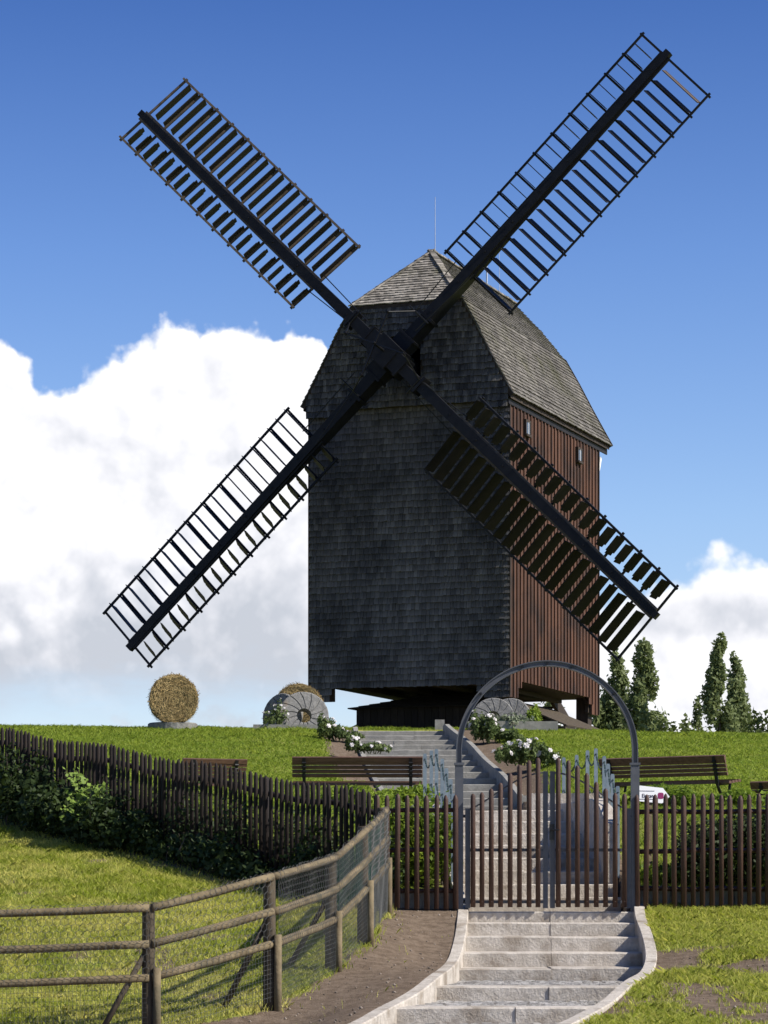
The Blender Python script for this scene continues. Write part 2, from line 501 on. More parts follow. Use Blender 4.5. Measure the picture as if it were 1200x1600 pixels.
tail = [(62, 3.5), (66, 3.93), (70, 4.1), (76, 4.2), (96, 4.2), (120, 2.0), (150, -2.5), (200, -4.5), (3000, -6)]
Hin = pchip(*zip(*([(-60, -2.2), (0, -1.68), (20, -1.08), (23.9, -.83), (25.8, -.66), (28.2, -.44), (31, -.06), (33, .42), (36, 1.08), (40, 1.32), (44, 1.5), (50, 2.08)] + tail)))
Hout = pchip(*zip(*([(-60, -2.2), (0, -1.75), (20, -1.17), (23, -.97), (24.3, -.87), (25.9, -.735), (27, -.67), (28.2, -.57), (29.2, -.43), (30.3, -.22), (31, -.08), (34.5, .5), (38.5, 1.1), (44, 1.6), (50, 2.1)] + tail)))
Hmead = pchip([-60, 0, 20, 24, 24.8, 27, 28.2, 31, 34.5, 38.5, 44, 50], [-2.6, -2.2, -1.36, -1.08, -.93, -.66, -.40, -.06, .5, 1.1, 1.6, 2.1])
RFY = [10, 23.7, 24.0, 24.8, 27.0, 28.1, 30.5, 31.0]               # line of the rail fence
RFX = [-9, -3.9, -1.96, -0.99, -0.50, -0.20, -0.02, 0.0]
FA = np.array([-0.05, 31.0]); FB = np.array([-5.1, 38.5])           # line of the old picket fence on the left
FD = (FB - FA) / np.linalg.norm(FB - FA)
FN = np.array([-FD[1], FD[0]])
if FN[0] < 0: FN = -FN                                                # towards the mill garden


def sstep(x, a, b):
    t = np.clip((x - a) / (b - a), 0, 1)
    return t * t * (3 - 2 * t)


# lower steps: level of each tread and its front edge
low_py = [1425, 1441, 1464, 1488, 1513]
low_Y = [31.0, 30.3, 29.6, 28.9, 28.2]
low_z = [py2z(p, y) for p, y in zip(low_py, low_Y)]
z5 = py2z(1531, 28.2); Y5 = z5 * FPX / (HOR - 1542)
z6 = py2z(1563, Y5); Y6 = z6 * FPX / (HOR - 1575)
z7 = py2z(1598, Y6)
low_Y += [Y5, Y6, Y6 - 1.9, Y6 - 3.8, Y6 - 5.7]
low_z += [z5, z6, z7, z7 - .13, z7 - .26]


def kx(pts):
    """kerb line: list of (px, Y) -> function X(Y)"""
    Y = [p[1] for p in pts]; X = [px2x(p[0], p[1]) for p in pts]
    o = np.argsort(Y)
    return pchip(np.array(Y)[o], np.array(X)[o])


low_L = kx([(724, 31.3), (722, 30.3), (712, 28.6), (697, 27.2), (666, 25.6), (606, 23.9), (556, 22.6), (470, 21), (330, 19), (120, 17)])
low_R = kx([(998, 31.3), (1001, 30.3), (1010, 29.2), (1017, 28.2), (1010, 27.0), (989, 25.9), (950, 24.3), (905, 23.0), (800, 21), (640, 19), (420, 17)])
# middle flight (behind the gate) and upper flight
MID_N = 8; MID_Y0 = 31.9; MID_T = 0.5; MID_Z0 = low_z[0]; MID_R = 0.155
mid_L = lambda y: 0.87 - 0.06 * (np.asarray(y) - 31)
mid_R = lambda y: 2.70 - 0.05 * (np.asarray(y) - 31)
MID_TOP = MID_Z0 + MID_N * MID_R; MID_YT = MID_Y0 + (MID_N - 1) * MID_T
UP_N = 14; UP_T = 1.15; UP_R = 0.17; UP_YT = 66.0; UP_ZT = 3.93
up_Y = [UP_YT - UP_T * k for k in range(UP_N)]
up_z = [UP_ZT - UP_R * k for k in range(UP_N)]
up_R = pchip([50, 51, 54.5, 57.9, 61.4, 62.5, 64.5, 66, 67], [2.5, 2.44, 2.30, 2.04, 1.84, 1.74, 1.55, 1.44, 1.40])
up_L = pchip([50, 51, 56, 61, 66, 67], [0.2, 0.1, -0.25, -0.5, -0.66, -0.68])


def H(x, y, cut=True):
    x = np.asarray(x, float); y = np.asarray(y, float)
    s = (x - FA[0]) * FN[0] + (y - FA[1]) * FN[1]
    w = sstep(s, 0.0, 1.6)
    m = sstep(x - low_L(y), -1.0, -0.1)
    m = np.where(y > 31, 0, m)
    h = Hin(y) * w + (Hout(y) * m + Hmead(y) * (1 - m)) * (1 - w) * (y <= 31.0) + Hout(y) * (1 - w) * (y > 31.0)
    h = h - 0.010 * np.clip(x, -12, 12) * sstep(y, 40, 66)
    h = h - 0.0006 * np.clip(np.abs(x) - 14, 0, 80) ** 2 * sstep(y, 35, 60) * (y < 200)
    h = h + 0.018 * np.sin(x * 1.7 + y * .6) * np.cos(y * 1.1 - x * .4) + 0.03 * np.sin(x * .45 + 1) * np.sin(y * .31)
    if cut:
        # the stairs are cut into the slope
        for (L, Rr, ya, yb, fz) in ((low_L, low_R, 16.5, 31.45, lambda yy: np.interp(yy, low_Y[::-1], low_z[::-1]) - 0.34),
                                    (mid_L, mid_R, 31.45, 36.0, lambda yy: MID_Z0 + (yy - 31.9) / MID_T * MID_R - 0.6),
                                    (up_L, up_R, 50.0, 66.6, lambda yy: np.interp(yy, up_Y[::-1], up_z[::-1]) - 0.35)):
            inside = (y > ya) & (y < yb) & (x > L(y) + 0.03) & (x < Rr(y) - 0.03)
            h = np.where(inside, np.minimum(h, fz(y)), h)
            if ya == 50.0:      # beds slope down to the upper steps
                dd = np.maximum(np.maximum(L(y) - x, x - Rr(y)), 0)
                zz = np.interp(y, up_Y[::-1], up_z[::-1]) + 0.05
                k = (1 - sstep(dd, 0.05, 1.4)) * (y > ya) * (y < yb) * (1 - inside)
                h = h * (1 - k) + np.minimum(h, zz) * k
        # level path from the middle flight to the upper one
        xl = np.interp(y, [35, 44, 51], [0.5, 0.25, 0.1]); xr = np.interp(y, [35, 44, 51], [2.5, 2.5, 2.45])
        zp = np.interp(y, [35.2, 51], [MID_TOP - 0.02, up_z[-1] - UP_R])
        k = sstep(x, xl - 0.5, xl) * (1 - sstep(x, xr, xr + 0.5)) * sstep(y, 35.6, 36.0) * (1 - sstep(y, 50.0, 50.6))
        h = h * (1 - k) + zp * k
    return h


def Hs(x, y): return float(H(x, y, False))


_tab = np.random.default_rng(77).uniform(0, 1, (256, 256))


def vnoise(x, y):
    xi = np.floor(x).astype(int); yi = np.floor(y).astype(int)
    fx = x - xi; fy = y - yi; fx = fx * fx * (3 - 2 * fx); fy = fy * fy * (3 - 2 * fy)
    g = lambda a, b: _tab[a % 256, b % 256]
    return (g(xi, yi) * (1 - fx) + g(xi + 1, yi) * fx) * (1 - fy) + (g(xi, yi + 1) * (1 - fx) + g(xi + 1, yi + 1) * fx) * fy


def fbm(x, y, s=1.0, o=4):
    t = 0; a = .5; n = 0
    for k in range(o):
        t = t + a * vnoise(x * s + 17.3 * k, y * s + 5.1 * k); n += a; a *= .55; s *= 2.03
    return t / n


def soilness(x, y):
    """1 where bare earth shows"""
    x = np.asarray(x, float); y = np.asarray(y, float)
    s = np.zeros_like(x)
    # path of earth between the rail fence and the steps
    rf = np.interp(y, RFY, RFX) + .32
    a = sstep(x + .25 * (fbm(x, y, 3.) - .5), rf - 0.45, rf - 0.1) * (1 - sstep(x, low_L(y) + .1, low_L(y) + .5)) * (y < 31.2)
    n = 0.5 + 0.5 * np.sin(x * 3.1 + 1.3 * np.sin(y * 2.3)) * np.sin(y * 1.9 + 1.1 * np.sin(x * 2.7))
    n2 = 0.5 + 0.5 * np.sin(x * 7.1 + 2 * np.sin(y * 5.3)) * np.sin(y * 4.3 + 1.7 * np.sin(x * 6.1))
    s = np.maximum(s, a * np.clip(1.0 - .12 * sstep(fbm(x, y, 4.5), .6, .75), 0, 1))
    # worn earth on the right of the lower steps
    b = sstep(x, low_R(y) - .2, low_R(y)) * (1 - sstep(y, 28.0, 28.7)) * (1 - sstep(y, 20.0, 19.0))
    b = b * np.clip(1.25 * sstep(fbm(x + 3, y * .55, 1.9), .30, .55) * (.55 + .6 * sstep(fbm(x, y, 7.), .35, .6)) + 0.55 * (1 - sstep(np.abs(y - 27.3 + .5 * np.sin(x * 2)), 0.2, 0.9)) * sstep(x, 4.2, 2.6), 0, 0.97)
    tuft = np.exp(-(((x - 2.85) / .45) ** 2 + ((y - 26.4) / .45) ** 2)) + np.exp(-(((x - 3.5) / .4) ** 2 + ((y - 25.7) / .4) ** 2)) + np.exp(-(((x - 2.05) / .5) ** 2 + ((y - 22.6) / .8) ** 2))
    s = np.maximum(s, np.clip(b - tuft, 0, 1))
    # beds beside the upper steps
    for L, sg in ((up_R, 1), (up_L, -1)):
        dd = (x - L(y)) * sg
        s = np.maximum(s, (dd > -.3) * (1 - sstep(dd, 0.5, 0.95)) * (y > 50) * (y < 66.5))
    # dry patches in the meadow
    mw = (x < rf) * (y < 38)
    s = np.maximum(s, mw * sstep(fbm(x, y, 1.4), .52, .75) * .6)
    # path and flights
    xl = np.interp(y, [31, 44, 51], [0.8, 0.25, 0.1])
    s = np.maximum(s, (y > 31.2) * (y < 51) * sstep(x, xl - .2, xl) * (1 - sstep(x, 2.6, 2.9)))
    # trodden earth under the mill
    s = np.maximum(s, (1 - sstep(np.hypot(x - 2.0, y - 77.6), 4.5, 6.0)))
    # under the bushes along the old fence
    d = (x - FA[0]) * FN[0] + (y - FA[1]) * FN[1]; q = (x - FA[0]) * FD[0] + (y - FA[1]) * FD[1]
    s = np.maximum(s, (1 - sstep(np.abs(d), .3, .8)) * (q > -.2) * (q < 12) * .8)
    return np.clip(s, 0, 1)


def axis(a):
    out = []
    for x0, x1, st in a:
        out += list(np.arange(x0, x1 - 1e-6, st))
    out.append(a[-1][1])
    return np.array(out)


gx = axis([(-2500, -300, 200), (-300, -60, 30), (-60, -14, 4), (-14, -6, .8), (-6, -3, .25), (-3, 4, .07), (4, 6, .2), (6, 14, .8), (14, 60, 4), (60, 300, 30), (300, 2500, 200)])
gy = axis([(-60, 0, 10), (0, 14, 2), (14, 19, .5), (19, 32, .1), (32, 50, .2), (50, 67, .15), (67, 90, .6), (90, 210, 5), (210, 400, 20), (400, 3000, 200)])
GX, GY = np.meshgrid(gx, gy)
GZ = H(GX, GY)
nx, ny = len(gx), len(gy)
idx = np.arange(nx * ny).reshape(ny, nx)
faces = np.stack([idx[:-1, :-1].ravel(), idx[:-1, 1:].ravel(), idx[1:, 1:].ravel(), idx[1:, :-1].ravel()], 1)
gm = bpy.data.materials.new('ground'); gm.use_nodes = True
G = NT(gm.node_tree); gb = G.n['Principled BSDF']
gco = G.node('ShaderNodeTexCoord').outputs['Object']
soil = G.node('ShaderNodeAttribute', attribute_name='tint').outputs['Fac']
sn = G.m('ADD', soil, G.m('MULTIPLY', G.m('SUBTRACT', G.noise(gco, 6, 5, .65), .5), .7))
grass_c = G.mix(G.ss(G.noise(gco, 1.3, 6, .65), .35, .65), (0.15, 0.20, 0.025), (0.28, 0.27, 0.07))
grass_c = G.mix(G.ss(G.noise(gco, 22, 4, .6), .42, .66), grass_c, (0.10, 0.12, 0.03))
soil_c = G.mix(G.ss(G.noise(gco, 9, 6, .7), .35, .65), (0.115, 0.083, 0.057), (0.19, 0.143, 0.103))
peb = G.node('ShaderNodeTexVoronoi'); G.put(peb.inputs['Vector'], gco); peb.inputs['Scale'].default_value = 42
pebm = G.ss(peb.outputs['Distance'], .30, .16)
pebm = G.m('MULTIPLY', pebm, G.ss(peb.outputs['Color'], .55, .8))
soil_c = G.mix(G.m('MULTIPLY', pebm, .7), soil_c, (0.27, 0.23, 0.19))
G.put(gb.inputs['Base Color'], G.mix(G.ss(sn, .35, .6), grass_c, soil_c))
gb.inputs['Roughness'].default_value = 0.95
gb.inputs['Specular IOR Level'].default_value = 0.1
bp = G.node('ShaderNodeBump'); bp.inputs['Strength'].default_value = 0.8; bp.inputs['Distance'].default_value = 0.03
G.put(bp.inputs['Height'], G.m('ADD', G.noise(gco, 18, 6, .7), G.m('MULTIPLY', pebm, .5)))
G.put(gb.inputs['Normal'], bp.outputs[0])
ground = np_mesh('ground', np.stack([GX.ravel(), GY.ravel(), GZ.ravel()], 1), faces, soilness(GX, GY).ravel(), gm)
ground.data.polygons.foreach_set('use_smooth', [True] * len(ground.data.polygons))
tag(ground, 'grassy mill hill with bare earth beside the steps', 'ground', kind='structure')


# ------------------------------------------------------------------ grass
def grass(name, x0, x1, y0, y1, n, hgt, wid, material, label, cond=None, dry=0.3, lean=0.5, hvar=None):
    x = rng.uniform(x0, x1, n); y = rng.uniform(y0, y1, n)
    keep = rng.uniform(0, 1, n) > soilness(x, y) * 1.08
    onstair = ((y > 16) & (y < 31.5) & (x > low_L(y) - .08) & (x < low_R(y) + .08)) | ((y > 31) & (y < 51) & (x > .3) & (x < 2.75)) | ((y > 50) & (y < 67) & (x > up_L(y) - .1) & (x < up_R(y) + .1))
    keep &= ~onstair
    keep &= np.abs(x) < 0.142 * y + 4.5            # only what the lens could plausibly take in
    if cond is not None: keep &= cond(x, y)
    x = x[keep]; y = y[keep]; n = len(x)
    z = H(x, y, True)
    clump = sstep(fbm(x, y, 2.6), .3, .7) * .8 + .45 * sstep(fbm(x + 9, y, 9.), .5, .8)
    hh = hgt * rng.uniform(0.4, 1.15, n) * (0.6 + 0.7 * clump)
    if hvar is not None: hh = hh * hvar(x, y)
    a = rng.uniform(0, 2 * np.pi, n); ww = wid * rng.uniform(.6, 1.3, n)
    la = rng.uniform(0, 2 * np.pi, n); ll = hh * rng.uniform(0.1, lean * 1.6, n)
    wx, wy = np.cos(a) * ww / 2, np.sin(a) * ww / 2
    lx, ly = np.cos(la) * ll, np.sin(la) * ll
    co = np.zeros((n, 5, 3), np.float32)
    co[:, 0] = np.stack([x - wx, y - wy, z - .01], 1); co[:, 1] = np.stack([x + wx, y + wy, z - .01], 1)
    co[:, 2] = np.stack([x + wx * .75 + lx * .35, y + wy * .75 + ly * .35, z + hh * .6], 1)
    co[:, 4] = np.stack([x - wx * .75 + lx * .35, y - wy * .75 + ly * .35, z + hh * .6], 1)
    co[:, 3] = np.stack([x + lx, y + ly, z + hh], 1)
    patch = sstep(fbm(x + 40, y + 9, .9), .3, .7) * .7 + .65 * sstep(fbm(x, y + 30, 3.5), .38, .62) - .1
    t = np.clip(rng.uniform(0, 1, n) ** 1.4 * .75 + dry * (patch - .3), 0, 1)
    f = (np.arange(n)[:, None] * 5 + np.arange(5)[None, :])
    o = np_mesh(name, co.reshape(-1, 3), f, np.repeat(t, 5), material)
    return tag(o, label, 'grass', kind='stuff')


def left_meadow(x, y):
    s = (x - FA[0]) * FN[0] + (y - FA[1]) * FN[1]
    return (s < 0.1) & ((y > 31) | (x < low_L(y)))


def inside_garden(x, y):
    s = (x - FA[0]) * FN[0] + (y - FA[1]) * FN[1]
    return (s > 0) & (y > 31.2)


grass('meadow_grass', -8.0, 1.2, 18.5, 38.5, 580000, 0.062, 0.0075, M['grass_near'], 'rough yellow green meadow grass inside the wire fence', left_meadow, dry=0.6, lean=1.0)
grass('verge_grass', 1.5, 8.0, 19.5, 31.1, 310000, 0.075, 0.008, M['grass_near'], 'bright tufted grass on the worn verge right of the steps', lambda x, y: x > low_R(y), dry=0.05, lean=1.1,
      hvar=lambda x, y: 0.75 + 0.6 * np.exp(-(((x - 2.85) / .4) ** 2 + ((y - 26.4) / .4) ** 2)) + 0.6 * np.exp(-(((x - 3.5) / .4) ** 2 + ((y - 25.7) / .4) ** 2)))
grass('lawn_grass', -14, 14, 43, 72, 540000, 0.055, 0.016, M['grass_far'], 'short green lawn on the mill hill', inside_garden, dry=0.25, lean=1.1, hvar=lambda x, y: 1 + .9 * sstep(y, 62, 66) * fbm(x, y, 2.))
grass('garden_grass', -7, 10, 31.3, 43, 132000, 0.08, 0.011, M['grass_far'], 'green grass between picket fence and benches', inside_garden, dry=0.1, lean=1.)

# loose gravel and crumbs of earth on the bare ground
n_g = 4200
gxs = rng.uniform(-2.6, 4.6, n_g); gys = rng.uniform(19.5, 31.1, n_g)
kk = (soilness(gxs, gys) > .5) & ~((gxs > low_L(gys) - .1) & (gxs < low_R(gys) + .1)) & (np.abs(gxs) < .142 * gys)
gxs, gys = gxs[kk], gys[kk]; gz_ = H(gxs, gys); n_g = len(gxs)
base_o = np.array([(1, 0, 0), (0, 1, 0), (-1, 0, 0), (0, -1, 0), (0, 0, .8), (0, 0, -.8)])
rs_ = (rng.uniform(.2, 1, n_g) ** 3.5 * .014 + .003)
gco_ = np.stack([gxs, gys, gz_ + rs_ * .3], 1)[:, None, :] + base_o[None] * rs_[:, None, None] * rng.uniform(.6, 1.3, (n_g, 6, 1))
of_ = np.array([(0, 1, 4), (1, 2, 4), (2, 3, 4), (3, 0, 4), (1, 0, 5), (2, 1, 5), (3, 2, 5), (0, 3, 5)])
gfa = (np.arange(n_g)[:, None, None] * 6 + of_[None]).reshape(-1, 3)
M['gravel'] = mat('soil_gravel', (0.13, 0.10, 0.075), 0.95, var=(0.26, 0.22, 0.18), vscale=30, tint=.6)
tag(np_mesh('gravel', gco_.reshape(-1, 3), gfa, np.repeat(rng.uniform(0, 1, n_g), 6), M['gravel']), 'small stones and crumbs of earth on the bare ground', 'gravel', kind='stuff')
# ------------------------------------------------------------------ windmill
TH = R_(20.5)
MC = np.array([3.18, 73.0])                                  # near right corner of the body
ex = Vector((math.cos(TH), -math.sin(TH), 0))                # along the front, to the right
ey = Vector((math.sin(TH), math.cos(TH), 0))                 # from front to back
ez = Vector((0, 0, 1))
BW = 5.45; BL = 8.0                                          # width and length of the body
ZB = 5.22; ZE = 12.86                                        # bottom and eaves
O = Vector((MC[0], MC[1], 0)) - ex * BW / 2                  # middle of the front wall
GZ0 = Hs(2, 77)


def mp(u, d, z):
    """mill coordinates: u across from the middle of the front, d back from the front wall, z height"""
    return O + ex * u + ey * d + ez * z


mill = thing('windmill', mp(0, BL / 2, GZ0), 'dark shingled post windmill with four open lattice sails on the hilltop', 'windmill')


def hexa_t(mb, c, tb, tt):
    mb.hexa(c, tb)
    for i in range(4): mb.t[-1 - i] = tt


def wall_shingles(mb, org, U, N, Vv, w_at, z0, z1, row, sw, thick=0.016, over=1.35, skip=None, sig=.13):
    """real shingles, each a thin wedge. org: point of v=0; w_at(v) -> (umin, umax)"""
    v = z0; r = 0
    while v < z1 - row * .5:
        u0, u1 = w_at(v + row * .5)
        u = u0 - random.random() * sw
        while u < u1 - 0.01:
            w = sw * random.uniform(.7, 1.3)
            a = max(u, u0); b = min(u + w - 0.006, u1)
            u += w
            if b - a < 0.02: continue
            if skip and skip((a + b) / 2, v + row * .5): continue
            dv = random.uniform(-.012, .012); top = min(v + row * over, z1 + row * .8)
            th = thick * random.uniform(.8, 1.5); lift = 0.012 + thick + random.uniform(0, .010)
            p = lambda uu, vv, nn: org + U * uu + Vv * vv + N * nn
            vb = v + dv - row * .08
            j = random.uniform(-.006, .006)
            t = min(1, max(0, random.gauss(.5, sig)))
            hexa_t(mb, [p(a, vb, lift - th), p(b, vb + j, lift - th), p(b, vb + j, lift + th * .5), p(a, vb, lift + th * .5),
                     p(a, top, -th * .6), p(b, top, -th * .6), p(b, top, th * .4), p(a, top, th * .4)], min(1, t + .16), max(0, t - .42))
        v += row * random.uniform(.97, 1.03); r += 1


# front wall (shingled) with the low wide opening at its foot
def front_skip(u, v):
    if v > 0.32: return False
    c = u + BW / 2
    return .55 + max(0, (v - .16)) * 1.2 < c < BW - .70 - max(0, (v - .16)) * 1.2


mb = MB()
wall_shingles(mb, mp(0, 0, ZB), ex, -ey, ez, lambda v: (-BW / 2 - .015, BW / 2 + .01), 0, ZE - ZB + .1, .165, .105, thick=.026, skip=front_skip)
fw = mb.build('front_wall', M['shingle_wall'], mill)
mb = MB()
mb.box(mp(0, .045, (ZB + .33 + ZE) / 2), BW - .06, .06, ZE - ZB - .33, ex, ey, ez)
mb.box(mp(-BW / 2 + .30, .045, ZB + .17), .5, .06, .33, ex, ey, ez)
mb.box(mp(BW / 2 - .38, .045, ZB + .17), .62, .06, .33, ex, ey, ez)
mb.box(mp(0, BL - .045, (ZB + .5 + ZE) / 2), BW - .06, .06, ZE - ZB - .5, ex, ey, ez)
mb.box(mp(0, BL / 2, ZB + .50), BW - .2, BL - .2, .10, ex, ey, ez)       # floor of the body
# floor beams seen from below
for u in (-1.7, -.6, .6, 1.7):
    mb.box(mp(u, BL / 2, ZB + .40), .22, BL - .9, .12, ex, ey, ez)
mb.build('timber_frame', M['board_dark'], mill)

# boarded sides
def side_wall(sg):
    mb = MB(); n = 27; bw = BL / n
    for k in range(n):
        d = (k + .5) * bw
        z0 = ZB
        if .55 < d < BL - .52:
            z0 = ZB + .45 - (.10 if d < .9 or d > BL - .85 else 0)
            e_ = min(d - .55, BL - .52 - d)
            if e_ < .35: z0 -= .08
        t = min(1, max(0, random.gauss(.5, .25)))
        mb.box(mp(sg * (BW / 2 - .02), d, (z0 + ZE + .1) / 2), .04, bw - .012, ZE + .1 - z0, ex, ey, ez, t)
        if k < n - 1:
            t2 = min(1, max(0, random.gauss(.6, .25)))
            mb.box(mp(sg * (BW / 2 + .018), d + bw / 2, (z0 + ZE + .1) / 2 + .006), .034, .075, ZE + .1 - z0, ex, ey, ez, t2)
    mb.box(mp(sg * (BW / 2 - .07), BL / 2, (ZB + .62 + ZE) / 2), .04, BL - .1, ZE - ZB - .62, ex, ey, ez, .1)
    return mb.build('side_wall', M['board_red'], mill)


side_wall(1); side_wall(-1)
for sg in (1, -1):
    for d in (-.018, BL + .018):
        mb = MB(); mb.box(mp(sg * (BW / 2 + .012), d, (ZB + ZE) / 2 + .01), .05, .05, ZE - ZB - .02, ex, ey, ez)
        mb.build('corner_board', M['board_dark'], mill)

# corner legs carrying the side arches and rounded brackets
for sg in (1, -1):
    for d in (.42, BL - .38):
        mb = MB()
        top = ZB + .6; bot = GZ0 if d > 1 else ZB + .02
        mb.box(mp(sg * (BW / 2 - .30), d, (top + bot) / 2), .34, .36, top - bot, ex, ey, ez)
        # quarter-round bracket towards the opening
        inw = 1 if d < 1 else -1
        for k in range(6):
            a0 = k / 6; hgt = .45 * (1 - math.sqrt(max(0, 1 - (1 - a0) ** 2)))
            mb.box(mp(sg * (BW / 2 - .14), d + inw * (.20 + .08 * k + .04), ZB + .5 - hgt / 2), .10, .079, max(.03, hgt), ex, ey, ez)
        mb.build('corner_post', M['board_dark'], mill)

# small windows in the right side
for wpx, zz in ((821, 12.22), (902, 12.20)):
    dd = None
    for i in range(400):
        d = i * .02; p = mp(BW / 2, d, zz)
        if 600 + FPX * p.x / p.y >= wpx: dd = d; break
    mb = MB(); c = mp(BW / 2 + .045, dd, zz)
    W_, H_ = .30, .30
    mb.box(c + ey * (W_ / 2 + .03), .08, .06, H_ + .12, ex, ey, ez); mb.box(c - ey * (W_ / 2 + .03), .08, .06, H_ + .12, ex, ey, ez)
    mb.box(c + ez * (H_ / 2 + .03), .08, W_, .06, ex, ey, ez); mb.box(c - ez * (H_ / 2 + .04), .13, W_ + .08, .06, ex, ey, ez)
    wf = mb.build('window', M['board_dark'], mill)
    mb = MB(); mb.box(c + ex * .012, .03, W_, H_, ex, ey, ez); mb.build('pane', M['glass'], wf)
    mb = MB(); mb.box(c + ex * .035, .02, .025, H_, ex, ey, ez); mb.build('glazing_bar', M['white_paint'], wf)

# ---- roof: mansard-like profile (half width, height)
PROF = [(2.88, 12.86), (2.66, 13.25), (2.30, 13.90), (1.90, 14.66), (1.50, 15.36), (0.80, 16.22), (0.0, 17.06)]
RF, RB = -0.235, BL + .80
ZH = 15.36; SETB = 1.75


def dfront(z):
    return RF if z <= ZH else RF + (SETB - RF) * (z - ZH) / (17.06 - ZH)


roof = None
for sg in (1, -1):
    mb = MB()
    for i in range(len(PROF) - 1):
        (ua, za), (ub, zb) = PROF[i], PROF[i + 1]
        a = mp(sg * ua, 0, za); b = mp(sg * ub, 0, zb)
        L = (b - a).length; Vv = (b - a).normalized(); N = ey.cross(Vv)
        if N.dot(ex * sg) < 0: N = -N
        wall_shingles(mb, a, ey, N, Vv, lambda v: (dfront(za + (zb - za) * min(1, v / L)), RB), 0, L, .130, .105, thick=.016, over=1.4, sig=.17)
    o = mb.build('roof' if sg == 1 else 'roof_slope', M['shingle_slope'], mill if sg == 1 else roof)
    if sg == 1: roof = o
# front hip
mb = MB()
a = mp(0, RF, ZH); b = mp(0, SETB, 17.06); Vv = (b - a).normalized(); L = (b - a).length; N = ex.cross(Vv)
if N.z < 0: N = -N
wall_shingles(mb, a, ex, N, Vv, lambda v: (-1.52 * (1 - v / L) - .02, 1.52 * (1 - v / L) + .02), 0, L - .02, .130, .105, thick=.017, over=1.4, sig=.17)
mb.build('hip', M['shingle_roof'], roof)
# boarding under the shingles, rear gable
mb = MB()
PR = [(max(0, u - .05), z - .04) for u, z in PROF]
for sg in (1, -1):
    for i in range(len(PR) - 1):
        (ua, za), (ub, zb) = PR[i], PR[i + 1]
        q = [mp(sg * ua, dfront(za) + .03, za), mp(sg * ua, RB - .03, za), mp(sg * ub, RB - .03, zb), mp(sg * ub, dfront(zb) + .05, zb)]
        q2 = [p - ez * .07 for p in q]
        mb.hexa(q2 + q)
tri = [mp(-1.47, RF + .06, ZH - .04), mp(1.47, RF + .06, ZH - .04), mp(0, SETB + .05, 17.0)]
mb.add(tri + [p - ez * .07 for p in tri], [(0, 1, 2), (5, 4, 3), (0, 3, 4, 1), (1, 4, 5, 2), (2, 5, 3, 0)])
g = [mp(-u, BL + .0, z) for u, z in PR] + [mp(u, BL, z) for u, z in PR[-2::-1]]
g2 = [p - ey * .06 for p in g]
n = len(g); mb.add(g + g2, [tuple(range(n)), tuple(range(2 * n - 1, n - 1, -1))])
mb.build('boarding', M['board_dark'], roof)
# eaves boards, near black to stand in for the soffit shadow, and ridge caps
mb = MB()
for sg in (1, -1):
    mb.bar(mp(sg * 2.75, RF + .05, 12.72), mp(sg * 2.75, RB - .02, 12.72), .035, .20)
    mb.bar(mp(sg * 2.69, RF + .10, 12.80), mp(sg * 2.69, RB - .04, 12.80), .24, .03)
mb.build('eaves_shade_board', M['louvre'], roof)
mb = MB()
def cap(p, q, w=.15):
    n_ = int((q - p).length / .14)
    for k in range(n_):
        s0 = p + (q - p) * k / n_; s1 = p + (q - p) * (k + 1.5) / n_
        mb.bar(s0 + ez * random.uniform(.02, .04), s1 + ez * .02, w * random.uniform(.9, 1.1), .035, t=random.random() * .7)
cap(mp(0, SETB - .05, 17.07), mp(0, RB, 17.07), .2)
for sg in (1, -1):
    cap(mp(sg * 1.52, RF - .02, ZH + .0), mp(0, SETB, 17.08), .16)
mb.build('ridge_cap', M['shingle_roof'], roof)
for sg in (1, -1):
    mb = MB()
    for i in range(4):
        (ua, za), (ub, zb) = PROF[i], PROF[i + 1]
        mb.bar(mp(sg * (ua - .02), RF + .06, za - .03), mp(sg * (ub - .02), RF + .06, zb - .03), .05, .14, up=ex)
    mb.build('verge_board', M['board_dark'], roof)
    mb = MB()
    for i in range(4):
        (ua, za), (ub, zb) = PROF[i], PROF[i + 1]
        mb.bar(mp(sg * (ua - .02), RB + .0, za - .02), mp(sg * (ub - .02), RB + .0, zb - .02), .05, .16, up=ex)
    mb.build('verge_board', M['board_dark'], roof)
mb = MB()
mb.bar(mp(-1.5, RF + .04, ZH - .05), mp(1.5, RF + .04, ZH - .05), .05, .08)
mb.box(mp(0, RF + .16, ZH + .0), 2.86, .05, .2, ex, ey, ez)
mb.build('hip_board', M['board_dark'], roof)

# shingled gable front, standing a little proud of the wall
def gable_w(v):
    z = 12.56 + v
    u = np.interp(z, [p[1] for p in PROF], [p[0] for p in PROF])
    return (-min(u, 2.78) + .03, min(u, 2.78) - .03)
mb = MB()
def gskip(u, v):
    if v < .17 and -1.9 < u < 2.2: return True
    return abs(u - .0) < .42 and .75 < v < 1.9
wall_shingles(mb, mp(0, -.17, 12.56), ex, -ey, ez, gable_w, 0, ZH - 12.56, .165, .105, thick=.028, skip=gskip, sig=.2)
mb.build('gable', M['shingle_gable'], mill)
mb = MB()
for z0, z1 in ((12.72, 13.2), (13.2, 13.9), (13.9, 14.66), (14.66, 15.44)):
    u0 = gable_w(z0 - 12.56)[1] - .03; u1 = gable_w(z1 - 12.56)[1] - .03
    for sgn in (1, -1):
        i0 = .0 if z0 > 14.4 or z1 < 13.25 else .38
        q = [mp(sgn * i0, -.145, z0), mp(sgn * u0, -.145, z0), mp(sgn * u0, -.06, z0), mp(sgn * i0, -.06, z0),
             mp(sgn * i0, -.145, z1), mp(sgn * u1, -.145, z1), mp(sgn * u1, -.06, z1), mp(sgn * i0, -.06, z1)]
        mb.hexa(q)
mb.build('gable_boarding', M['board_dark'], mill)

